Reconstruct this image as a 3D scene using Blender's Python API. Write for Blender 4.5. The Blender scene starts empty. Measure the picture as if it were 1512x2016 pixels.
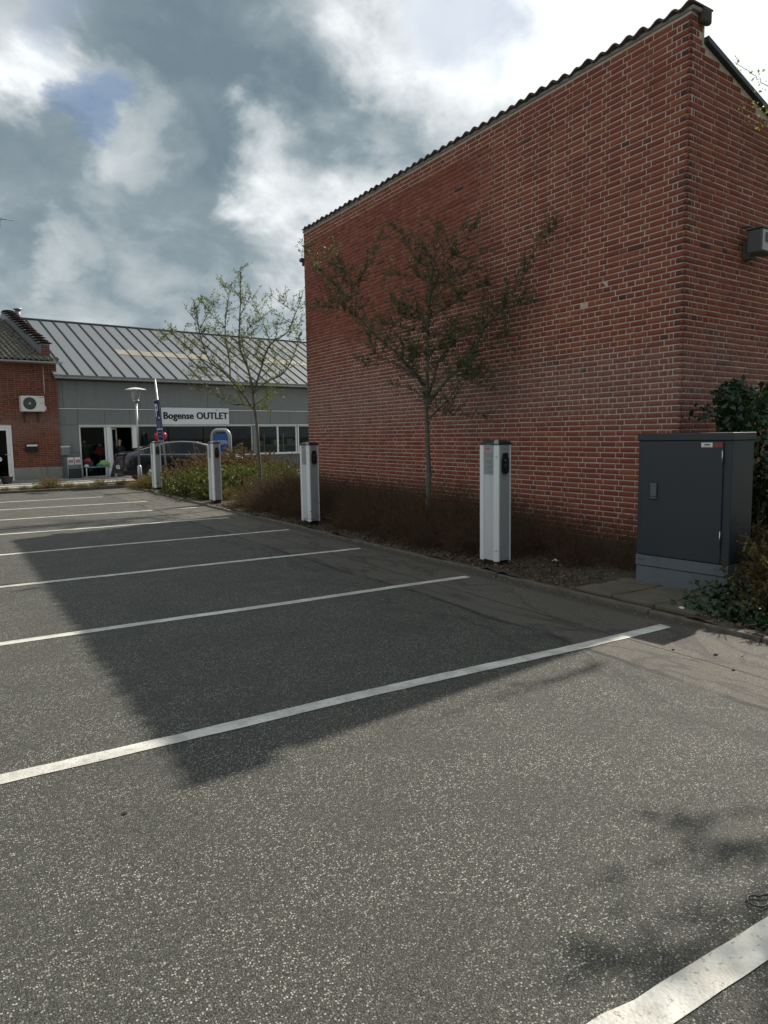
import bpy, bmesh, math, random
import numpy as np
from mathutils import Matrix, Vector
random.seed(7); RNG = np.random.default_rng(7)
SC = bpy.context.scene
COL = SC.collection
rad = math.radians

# ------------------------------------------------------------------ camera
cam = bpy.data.cameras.new('camera'); CAM = bpy.data.objects.new('camera', cam); COL.objects.link(CAM)
CAM.matrix_world = Matrix(((0.853399, 0.068062, -0.516796, 0.0), (-0.521047, 0.083152, -0.849468, 0.0),
                           (-0.014844, 0.99421, 0.106425, 1.56), (0, 0, 0, 1)))
cam.sensor_fit = 'VERTICAL'; cam.sensor_height = 24.0; cam.lens = 24.0 * 1420 / 2016
cam.clip_start = 0.05; cam.clip_end = 3000
SC.camera = CAM

# ------------------------------------------------------------------ sun, sky, exposure
SUN_DIR = Vector((6.1, 2.02, 5.98)).normalized()
sl = bpy.data.lights.new('sun', 'SUN'); sl.energy = 4.95; sl.angle = rad(0.65); sl.color = (1.0, 0.93, 0.82)
SUN = bpy.data.objects.new('sun', sl); COL.objects.link(SUN)
SUN.location = (30, 10, 30); SUN.rotation_euler = SUN_DIR.to_track_quat('Z', 'Y').to_euler()
SC.view_settings.view_transform = 'Standard'; SC.view_settings.look = 'None'
SC.view_settings.exposure = 0.14; SC.view_settings.gamma = 1.0; SC.view_settings.use_curve_mapping = False
SC.render.engine = 'CYCLES'
SC.cycles.use_denoising = True
SC.cycles.max_bounces = 8; SC.cycles.transparent_max_bounces = 12
SC.cycles.sample_clamp_indirect = 6.0

class NT:
    """small helper to write node trees in one line per node"""
    def __init__(self, tree):
        self.t = tree
    def n(self, kind, ins=None, **props):
        nd = self.t.nodes.new(kind)
        for k, v in props.items():
            setattr(nd, k, v)
        for k, v in (ins or {}).items():
            s = nd.inputs[k]
            if isinstance(v, bpy.types.NodeSocket):
                self.t.links.new(v, s)
            elif isinstance(v, bpy.types.Node):
                self.t.links.new(v.outputs[0], s)
            else:
                s.default_value = v
        return nd
    def m(self, op, a, b=0.0, c=0.0, clamp=False):
        nd = self.n('ShaderNodeMath', {0: a, 1: b, 2: c}, operation=op); nd.use_clamp = clamp
        return nd.outputs[0]
    def vm(self, op, a, b=(0, 0, 0)):
        nd = self.n('ShaderNodeVectorMath', {0: a, 1: b}, operation=op)
        return nd.outputs[1] if op in ('DOT_PRODUCT', 'LENGTH', 'DISTANCE') else nd.outputs[0]
    def noise(self, vec, scale, detail=2.0, rough=0.5, dist=0.0):
        return self.n('ShaderNodeTexNoise', {'Vector': vec, 'Scale': scale, 'Detail': detail, 'Roughness': rough, 'Distortion': dist})
    def step(self, v, lo, hi, o0=0.0, o1=1.0):
        return self.n('ShaderNodeMapRange', {0: v, 1: lo, 2: hi, 3: o0, 4: o1}, interpolation_type='SMOOTHSTEP').outputs[0]
    def mix(self, f, a, b, blend='MIX'):
        nd = self.n('ShaderNodeMix', None, data_type='RGBA', blend_type=blend, clamp_factor=True)
        for idx, v in ((0, f), (6, a), (7, b)):
            s = nd.inputs[idx]
            if isinstance(v, bpy.types.NodeSocket): self.t.links.new(v, s)
            elif idx == 0: s.default_value = v
            else: s.default_value = (*v[:3], 1)
        return nd.outputs[2]
    def ramp(self, f, stops):
        nd = self.n('ShaderNodeValToRGB', {0: f}); e = nd.color_ramp.elements
        while len(e) < len(stops): e.new(0.5)
        for el, (p, c) in zip(e, stops):
            el.position = p; el.color = (*c, 1)
        return nd.outputs[0]

def make_world():
    w = bpy.data.worlds.new('World'); SC.world = w; w.use_nodes = True
    t = w.node_tree; t.nodes.clear(); T = NT(t)
    out = T.n('ShaderNodeOutputWorld')
    sky = T.n('ShaderNodeTexSky', None, sky_type='NISHITA', sun_disc=False,
              sun_elevation=math.asin(SUN_DIR.z), sun_rotation=math.atan2(SUN_DIR.x, SUN_DIR.y))
    sky.air_density = 1.0; sky.dust_density = 0.6; sky.ozone_density = 1.0
    d = T.n('ShaderNodeTexCoord').outputs['Generated']
    D = T.vm('NORMALIZE', d)
    sp = T.n('ShaderNodeSeparateXYZ', {0: D})
    zz = T.m('ADD', T.m('MAXIMUM', sp.outputs[2], 0.0), 0.55)
    P = T.n('ShaderNodeCombineXYZ', {0: T.m('DIVIDE', sp.outputs[0], zz), 1: T.m('DIVIDE', sp.outputs[1], zz), 2: 0.0}).outputs[0]
    n1 = T.noise(P, 4.0, 9.0, 0.55, 0.2)
    n2 = T.noise(P, 10.0, 7.0, 0.58, 0.3)
    n3 = T.noise(P, 2.0, 6.0, 0.5, 0.0)
    warp = T.vm('SUBTRACT', n1.outputs['Color'], (0.5, 0.5, 0.5))
    wsc = T.n('ShaderNodeVectorMath', {0: warp, 'Scale': 0.26}, operation='SCALE').outputs[0]
    warp2 = T.vm('SUBTRACT', n2.outputs['Color'], (0.5, 0.5, 0.5))
    wsc2 = T.n('ShaderNodeVectorMath', {0: warp2, 'Scale': 0.10}, operation='SCALE').outputs[0]
    W = T.vm('NORMALIZE', T.vm('ADD', T.vm('ADD', D, wsc), wsc2))
    def blobs(lst, start):
        acc = start
        for (v, r_in, r_out, amp) in lst:
            dot = T.vm('DOT_PRODUCT', W, Vector(v).normalized()[:])
            s = T.step(dot, math.cos(rad(r_out)), math.cos(rad(r_in)), 0.0, amp)
            acc = T.m('ADD', acc, s)
        return acc
    nn = T.m('SUBTRACT', n1.outputs[0], 0.5); nn2 = T.m('SUBTRACT', n2.outputs[0], 0.5); nn3 = T.m('SUBTRACT', n3.outputs[0], 0.5)
    # cloud cover: solid deck with a few holes of blue
    cover = blobs([((0.146, 0.917, 0.371), 0.2, 2.8, -0.72), ((0.125, 0.885, 0.455), 0.2, 3.0, -0.45), ((0.537, 0.701, 0.485), 0.5, 5.0, -0.50),
                   ((-0.6, -0.5, 0.55), 4, 22, -0.6), ((0.2, -0.8, 0.5), 4, 18, -0.6), ((-0.8, 0.4, 0.45), 3, 16, -0.5)],
                  T.m('ADD', T.m('MULTIPLY', nn, 0.55), 1.02))
    cover = T.m('ADD', cover, 0.0, clamp=True)
    cover = T.step(cover, 0.05, 1.0, 0.12, 1.0)
    # how white the cloud is: thin sunlit rims against thick grey bellies
    b = blobs([((0.306, 0.862, 0.404), 2, 11, -0.24), ((0.421, 0.814, 0.399), 2, 10, -0.16), ((0.093, 0.947, 0.308), 1, 7, -0.10),
               ((0.412, 0.857, 0.325), 0.5, 6.0, 0.34), ((0.483, 0.751, 0.465), 1, 8.5, 0.46), ((0.56, 0.73, 0.40), 1, 9, 0.34),
               ((0.207, 0.910, 0.359), 0.3, 4.4, 0.42), ((0.116, 0.909, 0.399), 0.3, 4.0, 0.34), ((0.365, 0.867, 0.34), 0.3, 3.4, 0.30), ((0.13, 0.965, 0.24), 0.3, 3.0, 0.22), ((0.21, 0.875, 0.44), 1, 6, -0.10), ((0.457, 0.787, 0.43), 1, 5, -0.14), ((0.62, 0.62, 0.47), 1, 9, 0.25), ((0.45, 0.865, 0.255), 1, 7, 0.34), ((0.755, 0.501, 0.424), 4, 20, 0.55),
               ((0.075, 0.90, 0.43), 0.5, 6.5, 0.34), ((0.09, 0.93, 0.36), 0.3, 2.5, 0.2), (SUN_DIR[:], 4, 34, 0.45), ((-0.85, -0.25, 0.45), 25, 95, 0.34)],  # last entry: broad white cloud in the unseen west, added to brighten the shaded wall
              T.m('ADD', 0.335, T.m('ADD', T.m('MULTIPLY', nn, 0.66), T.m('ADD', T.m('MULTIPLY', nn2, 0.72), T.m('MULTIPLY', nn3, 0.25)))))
    # the veil low down is a little paler
    b = T.m('ADD', b, T.step(sp.outputs[2], 0.32, 0.02, 0.0, 0.10), clamp=True)
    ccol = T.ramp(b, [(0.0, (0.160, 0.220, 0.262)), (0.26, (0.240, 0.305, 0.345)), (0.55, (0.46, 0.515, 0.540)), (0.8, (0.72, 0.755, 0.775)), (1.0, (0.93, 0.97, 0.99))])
    bs = T.n('ShaderNodeBackground', {'Color': sky.outputs[0], 'Strength': 0.085})
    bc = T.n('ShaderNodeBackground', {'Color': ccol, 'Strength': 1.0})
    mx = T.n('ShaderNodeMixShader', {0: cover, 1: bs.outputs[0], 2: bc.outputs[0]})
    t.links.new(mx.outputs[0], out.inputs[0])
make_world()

# ------------------------------------------------------------------ materials
MATS = {}
def new_mat(name):
    m = bpy.data.materials.new(name); m.use_nodes = True; t = m.node_tree; t.nodes.clear()
    T = NT(t); out = T.n('ShaderNodeOutputMaterial'); MATS[name] = m
    return m, T, out
def finish(T, out, col, rough=0.6, metal=0.0, bump=None, bstr=0.3, bdist=0.01, spec=0.5, coat=0.0):
    p = T.n('ShaderNodeBsdfPrincipled', {'Base Color': col if isinstance(col, bpy.types.NodeSocket) else (*col, 1), 'Roughness': rough, 'Metallic': metal,
                                         'Specular IOR Level': spec, 'Coat Weight': coat})
    if bump is not None:
        T.t.links.new(T.n('ShaderNodeBump', {'Height': bump, 'Strength': bstr, 'Distance': bdist}).outputs[0], p.inputs['Normal'])
    T.t.links.new(p.outputs[0], out.inputs[0])
    return p
def pm(name, base, var=0.15, scale=4.0, rough=0.6, metal=0.0, bump=0.15, bscale=60.0, bdist=0.004, spec=0.5, hue=None, coat=0.0, stain=0.0, rvar=0.12):
    """plain painted/weathered surface: base colour broken up by two noises, roughness varied, fine relief"""
    m, T, out = new_mat(name)
    pos = T.n('ShaderNodeNewGeometry').outputs['Position']
    a = T.noise(pos, scale, 5.0, 0.6); b = T.noise(pos, scale * 7, 3.0, 0.6)
    f = T.m('ADD', T.m('MULTIPLY', T.m('SUBTRACT', a.outputs[0], 0.5), 1.5), T.m('MULTIPLY', T.m('SUBTRACT', b.outputs[0], 0.5), 0.7))
    f = T.m('ADD', T.m('MULTIPLY', f, var), 1.0)
    c0 = T.mix(T.step(a.outputs[0], 0.35, 0.65), base, hue) if hue else T.mix(0.0, base, base)
    col = T.mix(1.0, c0, T.n('ShaderNodeCombineColor', {0: f, 1: f, 2: f}).outputs[0], 'MULTIPLY')
    if stain:
        z = T.n('ShaderNodeVectorMath', {0: pos, 1: (9, 9, 0.7)}, operation='MULTIPLY').outputs[0]
        s = T.step(T.noise(z, 1.0, 4.0, 0.6).outputs[0], 0.5, 0.75, 0.0, stain)
        col = T.mix(s, col, tuple(x * 0.45 for x in base))
    r = T.m('ADD', rough, T.m('MULTIPLY', T.m('SUBTRACT', a.outputs[0], 0.5), rvar * 2), clamp=True)
    finish(T, out, col, r, metal, T.noise(pos, bscale, 3.0, 0.6).outputs[0] if bump else None, bump, bdist, spec, coat)
    return m
def leaf_mat(name, c1, c2, rough=0.45, trans=0.35, per='attr'):
    m, T, out = new_mat(name)
    if per == 'attr': r = T.n('ShaderNodeAttribute', None, attribute_name='rnd').outputs['Fac']
    else: r = T.n('ShaderNodeObjectInfo').outputs['Random']
    col = T.mix(r, c1, c2)
    p = T.n('ShaderNodeBsdfPrincipled', {'Base Color': col, 'Roughness': rough, 'Specular IOR Level': 0.4})
    tr = T.n('ShaderNodeBsdfTranslucent', {'Color': T.mix(0.5, col, (c2[0] * 1.6, c2[1] * 1.7, c2[2] * 0.8))})
    mx = T.n('ShaderNodeMixShader', {0: trans, 1: p.outputs[0], 2: tr.outputs[0]})
    T.t.links.new(mx.outputs[0], out.inputs[0])
    return m
def glass_mat(name, tint, rough=0.02, refl=1.0):
    m, T, out = new_mat(name)
    fr = T.m('MULTIPLY', T.n('ShaderNodeFresnel', {'IOR': 1.5}).outputs[0], refl, clamp=True)
    tr = T.n('ShaderNodeBsdfTransparent', {'Color': (*tint, 1)})
    gl = T.n('ShaderNodeBsdfGlossy', {'Color': (1, 1, 1, 1), 'Roughness': rough})
    mx = T.n('ShaderNodeMixShader', {0: fr, 1: tr.outputs[0], 2: gl.outputs[0]})
    T.t.links.new(mx.outputs[0], out.inputs[0])
    return m
def emit_mat(name, col, s):
    m, T, out = new_mat(name)
    T.t.links.new(T.n('ShaderNodeEmission', {'Color': (*col, 1), 'Strength': s}).outputs[0], out.inputs[0]); return m

def asphalt_mat():
    m, T, out = new_mat('asphalt')
    pos = T.n('ShaderNodeNewGeometry').outputs['Position']
    sx = T.n('ShaderNodeSeparateXYZ', {0: pos})
    X, Y = sx.outputs[0], sx.outputs[1]
    flat = T.n('ShaderNodeVectorMath', {0: pos, 1: (1, 1, 0)}, operation='MULTIPLY').outputs[0]
    jit = T.noise(flat, 40.0, 2.0, 0.6)
    wv = T.vm('ADD', flat, T.n('ShaderNodeVectorMath', {0: jit.outputs['Color'], 'Scale': 0.012}, operation='SCALE').outputs[0])
    v1 = T.n('ShaderNodeTexVoronoi', {'Vector': wv, 'Scale': 235.0, 'Randomness': 1.0}, voronoi_dimensions='2D')
    v2 = T.n('ShaderNodeTexVoronoi', {'Vector': wv, 'Scale': 128.0, 'Randomness': 1.0}, voronoi_dimensions='2D')
    c1 = T.n('ShaderNodeSeparateColor', {0: v1.outputs['Color']}); c2 = T.n('ShaderNodeSeparateColor', {0: v2.outputs['Color']})
    big = T.noise(flat, 0.35, 4.0, 0.55); mid = T.noise(flat, 2.2, 5.0, 0.6); fine = T.noise(flat, 26.0, 4.0, 0.65)
    # binder and small grit
    base = T.mix(c1.outputs[0], (0.0195, 0.0200, 0.0172), (0.080, 0.0785, 0.066))
    base = T.mix(T.step(fine.outputs[0], 0.38, 0.66, 0.0, 0.55), base, (0.054, 0.054, 0.049))
    # pale stones worn clean on top
    r2 = T.m('MULTIPLY', T.step(c2.outputs[0], 0.76, 0.82), T.step(v2.outputs['Distance'], 0.46, 0.30))
    r1 = T.m('MULTIPLY', T.step(c1.outputs[1], 0.70, 0.76), T.step(v1.outputs['Distance'], 0.48, 0.30))
    stone = T.mix(c2.outputs[1], (0.165, 0.160, 0.135), (0.50, 0.48, 0.415))
    col = T.mix(T.m('MULTIPLY', r1, 0.8), base, T.mix(c1.outputs[2], (0.100, 0.096, 0.082), (0.25, 0.237, 0.202)))
    # some ground keeps fewer stones clean than other ground
    col = T.mix(T.m('MULTIPLY', r2, T.step(mid.outputs[0], 0.32, 0.62, 0.45, 1.0)), col, stone)
    # big washed and greyed areas
    k = T.m('ADD', 0.80, T.m('ADD', T.m('MULTIPLY', big.outputs[0], 0.30), T.m('MULTIPLY', mid.outputs[0], 0.16)))
    col = T.mix(1.0, col, T.n('ShaderNodeCombineColor', {0: k, 1: k, 2: k}).outputs[0], 'MULTIPLY')
    col = T.mix(T.step(T.noise(flat, 0.9, 3.0, 0.5).outputs[0], 0.55, 0.75, 0.0, 0.18), col, (0.110, 0.100, 0.082))
    # the relaid strip along the kerb: finer, paler, pinkish; two seams
    wob = T.m('MULTIPLY', T.m('SUBTRACT', T.noise(flat, 1.1, 4.0, 0.6).outputs[0], 0.5), 0.22)
    wob2 = T.m('MULTIPLY', T.m('SUBTRACT', T.noise(flat, 0.6, 3.0, 0.6).outputs[0], 0.5), 0.30)
    xs = T.m('ADD', X, wob2); xt = T.m('ADD', X, T.m('MULTIPLY', wob, 0.35))
    strip = T.step(xs, 3.86, 3.93)
    scol = T.mix(c1.outputs[0], (0.085, 0.073, 0.058), (0.165, 0.142, 0.114))
    scol = T.mix(T.step(fine.outputs[0], 0.4, 0.7, 0.0, 0.5), scol, (0.10, 0.088, 0.076))
    scol = T.mix(T.m('MULTIPLY', r1, 0.5), scol, (0.29, 0.26, 0.22))
    scol = T.mix(T.step(mid.outputs[0], 0.4, 0.7, 0.0, 0.4), scol, (0.135, 0.118, 0.097))
    col = T.mix(T.m("MULTIPLY", strip, 0.58), col, scol)
    seamA = T.m('MULTIPLY', T.step(T.m('ABSOLUTE', T.m('SUBTRACT', xs, 3.88)), 0.05, 0.01), T.step(T.noise(flat, 3.0, 4.0, 0.6).outputs[0], 0.40, 0.58, 0.15, 0.85))
    seamB = T.m('MULTIPLY', T.step(T.m('ABSOLUTE', T.m('SUBTRACT', xt, 4.32)), 0.016, 0.006), 0.75)
    col = T.mix(T.m('MAXIMUM', seamA, seamB), col, (0.028, 0.027, 0.026))
    # tyre and oil marks where cars stop: long soft arcs near the kerb end of the bays
    st = T.noise(T.n('ShaderNodeVectorMath', {0: flat, 1: (1.1, 0.45, 0)}, operation='MULTIPLY').outputs[0], 1.0, 5.0, 0.55, 1.4)
    arc = T.m('MULTIPLY', T.step(T.m('ABSOLUTE', T.m('SUBTRACT', st.outputs[0], 0.5)), 0.035, 0.004), T.m('MULTIPLY', T.step(X, 2.9, 3.8), T.step(X, 5.1, 4.7)))
    col = T.mix(T.m('MULTIPLY', arc, 0.55), col, (0.033, 0.032, 0.031))
    oil = T.m('MULTIPLY', T.step(T.noise(flat, 1.6, 4.0, 0.6).outputs[0], 0.62, 0.74), 0.40)
    col = T.mix(oil, col, (0.040, 0.039, 0.037))
    # dirt in the gutter at the kerb
    g = T.m('MULTIPLY', T.step(T.m('ADD', X, T.m('MULTIPLY', wob, 0.8)), 4.86, 5.0), 0.65)
    col = T.mix(g, col, (0.050, 0.043, 0.034))
    h = T.m('ADD', T.m('MULTIPLY', T.m('SUBTRACT', 0.6, v2.outputs['Distance']), 0.8), T.m('ADD', T.m('MULTIPLY', T.m('SUBTRACT', 0.6, v1.outputs['Distance']), 0.5), T.m('MULTIPLY', fine.outputs[0], 0.7)))
    h = T.m('SUBTRACT', h, T.m('MULTIPLY', T.m('MAXIMUM', seamA, seamB), 1.2))
    rough = T.m('ADD', 0.62, T.m('MULTIPLY', c1.outputs[2], 0.22))
    finish(T, out, col, rough, 0.0, h, 0.75, 0.006, 0.35)
    return m
def paint_mat():
    """white road paint: worn through to the stones in places, dirtier along its length"""
    m, T, out = new_mat('road_paint')
    pos = T.n('ShaderNodeNewGeometry').outputs['Position']
    a = T.noise(pos, 3.0, 5.0, 0.6); b = T.noise(pos, 55.0, 4.0, 0.7); c = T.noise(pos, 9.0, 4.0, 0.6)
    col = T.mix(T.step(a.outputs[0], 0.3, 0.7), (0.46, 0.445, 0.40), (0.70, 0.69, 0.63))
    col = T.mix(T.step(c.outputs[0], 0.46, 0.70, 0.0, 0.62), col, (0.36, 0.345, 0.31))
    col = T.mix(T.step(b.outputs[0], 0.58, 0.68, 0.0, 0.8), col, (0.10, 0.095, 0.085))
    v = T.n('ShaderNodeTexVoronoi', {'Vector': pos, 'Scale': 80.0})
    finish(T, out, col, 0.6, 0.0, T.m('SUBTRACT', T.m('MULTIPLY', b.outputs[0], 0.5), v.outputs['Distance']), 0.5, 0.004, 0.4)
    return m
def brick_mat(name, red, dark, orange):
    m, T, out = new_mat(name)
    pos = T.n('ShaderNodeNewGeometry').outputs['Position']
    r = T.n('ShaderNodeAttribute', None, attribute_name='rnd').outputs['Fac']
    sx = T.n('ShaderNodeSeparateXYZ', {0: pos})
    col = T.ramp(r, [(0.0, dark), (0.08, tuple(0.5 * a + 0.5 * b for a, b in zip(dark, red))), (0.14, tuple(0.85 * x for x in red)), (0.55, red), (0.82, orange), (0.93, tuple(1.12 * x for x in red)), (1.0, tuple(0.80 * x + 0.012 for x in red))])
    a = T.noise(pos, 32.0, 5.0, 0.65); b = T.noise(pos, 0.55, 4.0, 0.6); c = T.noise(pos, 150.0, 3.0, 0.6)
    k = T.m('ADD', 0.60, T.m('MULTIPLY', a.outputs[0], 0.80))
    col = T.mix(1.0, col, T.n('ShaderNodeCombineColor', {0: k, 1: k, 2: k}).outputs[0], 'MULTIPLY')
    # lime bloom in a band at half height, soot high up and moss low down: stains of the wall itself
    band = T.m('MULTIPLY', T.step(T.m('ABSOLUTE', T.m('SUBTRACT', T.m('ADD', sx.outputs[2], T.m('MULTIPLY', b.outputs[0], 1.2)), 2.75)), 0.75, 0.1), T.step(a.outputs[0], 0.36, 0.66, 0.10, 0.60))
    col = T.mix(band, col, (0.25, 0.175, 0.155))
    col = T.mix(T.step(T.noise(pos, 1.3, 5.0, 0.65).outputs[0], 0.56, 0.76, 0.0, 0.5), col, tuple(0.5 * x for x in red))
    col = T.mix(T.step(c.outputs[0], 0.66, 0.72, 0.0, 0.5), col, (0.03, 0.02, 0.018))
    finish(T, out, col, 0.88, 0.0, T.m('ADD', T.m('MULTIPLY', a.outputs[0], 0.8), T.m('MULTIPLY', c.outputs[0], 0.6)), 0.55, 0.006, 0.2)
    return m
def mortar_mat(name, pale, redm, y_from=99.0):
    m, T, out = new_mat(name)
    pos = T.n('ShaderNodeNewGeometry').outputs['Position']
    sx = T.n('ShaderNodeSeparateXYZ', {0: pos})
    n = T.noise(pos, 0.8, 4.0, 0.6); a = T.noise(pos, 24.0, 5.0, 0.6); g = T.noise(pos, 1.7, 5.0, 0.6)
    col = T.mix(T.step(a.outputs[0], 0.3, 0.7), tuple(0.72 * x for x in pale), pale)
    # part of the wall was repointed in red mortar
    zone = T.m('MULTIPLY', T.step(T.m('ADD', sx.outputs[1], T.m('MULTIPLY', n.outputs[0], 3.2)), y_from, y_from + 1.5),
               T.step(T.m('ADD', sx.outputs[2], T.m('MULTIPLY', n.outputs[0], 1.6)), 3.95, 4.5))
    zone = T.m('MULTIPLY', zone, T.step(sx.outputs[2], 5.72, 5.66))
    zone = T.m('MULTIPLY', zone, T.step(T.noise(pos, 5.0, 4.0, 0.7).outputs[0], 0.34, 0.52, 0.45, 1.0))
    col = T.mix(zone, col, redm)
    col = T.mix(T.step(g.outputs[0], 0.52, 0.72, 0.0, 0.55), col, tuple(0.4 * x for x in pale))
    finish(T, out, col, 0.92, 0.0, a.outputs[0], 0.6, 0.006, 0.15)
    return m

asphalt_mat(); paint_mat()
brick_mat('brick_red', (0.238, 0.070, 0.047), (0.065, 0.044, 0.039), (0.275, 0.092, 0.053))
brick_mat('brick_house', (0.175, 0.052, 0.035), (0.08, 0.036, 0.028), (0.21, 0.070, 0.042))
mortar_mat('mortar', (0.60, 0.52, 0.425), (0.185, 0.100, 0.080), 9.4)
mortar_mat('mortar_house', (0.36, 0.255, 0.195), (0.25, 0.15, 0.11))
pm('concrete', (0.27, 0.255, 0.23), 0.35, 2.5, 0.85, bump=0.4, bscale=45, stain=0.5)
pm('old_plinth', (0.135, 0.125, 0.105), 0.45, 3.0, 0.9, bump=0.5, bscale=45, hue=(0.085, 0.088, 0.062), stain=0.5)
pm('kerb', (0.140, 0.118, 0.092), 0.7, 9.0, 0.9, bump=1.0, bscale=60, hue=(0.070, 0.060, 0.043), bdist=0.006)
pm('slab', (0.135, 0.115, 0.085), 0.45, 3.0, 0.9, bump=0.6, bscale=70, hue=(0.085, 0.076, 0.052), bdist=0.006)
pm('far_road', (0.36, 0.345, 0.315), 0.35, 1.2, 0.88, bump=0.4, bscale=50)
pm('far_pavement', (0.30, 0.285, 0.26), 0.3, 1.4, 0.88, bump=0.4, bscale=50)
pm('soil', (0.052, 0.040, 0.029), 0.6, 7.0, 0.95, bump=1.0, bscale=45, hue=(0.075, 0.060, 0.042), bdist=0.03)
pm('earth', (0.10, 0.095, 0.06), 0.5, 0.6, 0.95, bump=0.6, bscale=8, hue=(0.075, 0.085, 0.04), bdist=0.02)
pm('clay_tile', (0.115, 0.062, 0.045), 0.55, 5.0, 0.85, bump=0.5, bscale=60, hue=(0.060, 0.050, 0.043), bdist=0.006)
pm('dark_clay', (0.070, 0.040, 0.033), 0.5, 5.0, 0.85, bump=0.5, bscale=60, hue=(0.045, 0.036, 0.032), bdist=0.006)
pm('old_tile', (0.052, 0.046, 0.038), 0.6, 3.0, 0.6, bump=0.6, bscale=40, hue=(0.085, 0.078, 0.052), bdist=0.008)
pm('lead', (0.22, 0.235, 0.25), 0.3, 3.0, 0.55, metal=0.4, bump=0.2)
pm('dark_sheet', (0.045, 0.050, 0.055), 0.3, 3.0, 0.5, metal=0.2, bump=0.1)
pm('cabinet_paint', (0.022, 0.028, 0.035), 0.14, 1.6, 0.42, bump=0.06, bscale=320, bdist=0.001, stain=0.18)
pm('cabinet_base', (0.100, 0.116, 0.130), 0.22, 2.2, 0.55, bump=0.15, bscale=200, bdist=0.001, stain=0.35)
pm('alu', (0.60, 0.62, 0.625), 0.08, 2.0, 0.45, metal=0.35, bump=0.05, bscale=200, bdist=0.001, stain=0.28)
pm('alu_pale', (0.78, 0.79, 0.785), 0.06, 2.0, 0.40, metal=0.25, bump=0.04, bscale=200, bdist=0.001)
pm('alu_grey', (0.36, 0.38, 0.385), 0.08, 2.0, 0.42, metal=0.3, bump=0.05, bscale=200, bdist=0.001, stain=0.15)
pm('print_panel', (0.30, 0.31, 0.315), 0.06, 2.0, 0.5, bump=0.0)
pm('print_dark', (0.10, 0.10, 0.105), 0.1, 5.0, 0.6, bump=0.0)
pm('black_plastic', (0.012, 0.013, 0.014), 0.2, 4.0, 0.35, bump=0.08, bscale=200, bdist=0.001)
pm('black_cap', (0.022, 0.028, 0.029), 0.25, 4.0, 0.30, bump=0.05, bscale=150, bdist=0.001)
pm('rubber', (0.014, 0.014, 0.015), 0.3, 6.0, 0.8, bump=0.3)
pm('steel', (0.55, 0.56, 0.57), 0.1, 5.0, 0.30, metal=0.9, bump=0.05)
pm('galvanised', (0.42, 0.44, 0.45), 0.2, 6.0, 0.45, metal=0.6, bump=0.1)
pm('red_print', (0.45, 0.03, 0.035), 0.1, 4.0, 0.5, bump=0.0)
pm('red_faded', (0.22, 0.035, 0.045), 0.2, 9.0, 0.5, bump=0.0)
pm('white_paint', (0.78, 0.79, 0.78), 0.06, 3.0, 0.45, bump=0.04, bscale=120, bdist=0.001)
pm('white_plastic', (0.74, 0.74, 0.72), 0.06, 3.0, 0.4, bump=0.03)
pm('ac_white', (0.70, 0.69, 0.65), 0.08, 3.0, 0.45, bump=0.03)
pm('facade_panel', (0.215, 0.228, 0.222), 0.22, 1.2, 0.8, bump=0.15, bscale=30, hue=(0.19, 0.20, 0.20), stain=0.25)
pm('facade_wall', (0.16, 0.16, 0.15), 0.3, 1.5, 0.85, bump=0.3, bscale=30, stain=0.5)
pm('roof_sheet', (0.150, 0.163, 0.180), 0.25, 1.1, 0.55, metal=0.0, bump=0.15, bscale=14, hue=(0.13, 0.142, 0.158), stain=0.15)
pm('roof_seam', (0.030, 0.033, 0.036), 0.2, 3.0, 0.5, bump=0.1)
pm('roof_light', (0.34, 0.305, 0.245), 0.4, 2.0, 0.5, bump=0.1, hue=(0.24, 0.215, 0.175), stain=0.3)
pm('gutter', (0.44, 0.44, 0.42), 0.2, 3.0, 0.5, metal=0.2, bump=0.1, stain=0.4)
pm('room', (0.10, 0.10, 0.10), 0.2, 0.8, 0.8, bump=0.0)
pm('room_floor', (0.14, 0.13, 0.12), 0.2, 2.0, 0.5, bump=0.0)
pm('car_paint', (0.006, 0.008, 0.016), 0.1, 2.0, 0.25, metal=0.0, bump=0.0, coat=0.7, rvar=0.03, spec=.45)
pm('car_trim', (0.010, 0.010, 0.011), 0.2, 5.0, 0.45, bump=0.0)
pm('chrome', (0.85, 0.86, 0.87), 0.04, 5.0, 0.28, metal=.8, bump=0.0, rvar=0.03)
pm('tail_red', (0.16, 0.010, 0.012), 0.1, 9.0, 0.15, bump=0.0)
pm('sign_blue', (0.012, 0.016, 0.115), 0.08, 3.0, 0.45, bump=0.0)
pm('pylon_blue', (0.008, 0.085, 0.30), 0.08, 3.0, 0.35, bump=0.0)
pm('sign_white', (0.74, 0.76, 0.78), 0.04, 2.0, 0.45, bump=0.0, stain=0.05)
pm('ink', (0.010, 0.010, 0.013), 0.1, 3.0, 0.5, bump=0.0)
pm('balloon_red', (0.52, 0.020, 0.045), 0.1, 5.0, 0.22, bump=0.0)
pm('bark', (0.15, 0.135, 0.105), 0.45, 14.0, 0.9, bump=0.9, bscale=70, hue=(0.085, 0.085, 0.062), bdist=0.008)
pm('twig', (0.085, 0.066, 0.050), 0.4, 9.0, 0.85, bump=0.2)
pm('skin', (0.46, 0.29, 0.22), 0.1, 9.0, 0.55, bump=0.0)
pm('hair', (0.035, 0.022, 0.014), 0.3, 30.0, 0.6, bump=0.2)
pm('cloth_black', (0.014, 0.014, 0.016), 0.2, 10.0, 0.85, bump=0.2)
pm('cloth_blue', (0.030, 0.085, 0.20), 0.2, 10.0, 0.85, bump=0.2)
pm('denim', (0.018, 0.035, 0.085), 0.2, 10.0, 0.85, bump=0.2)
pm('cloth_olive', (0.12, 0.135, 0.060), 0.25, 10.0, 0.85, bump=0.2)
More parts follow.
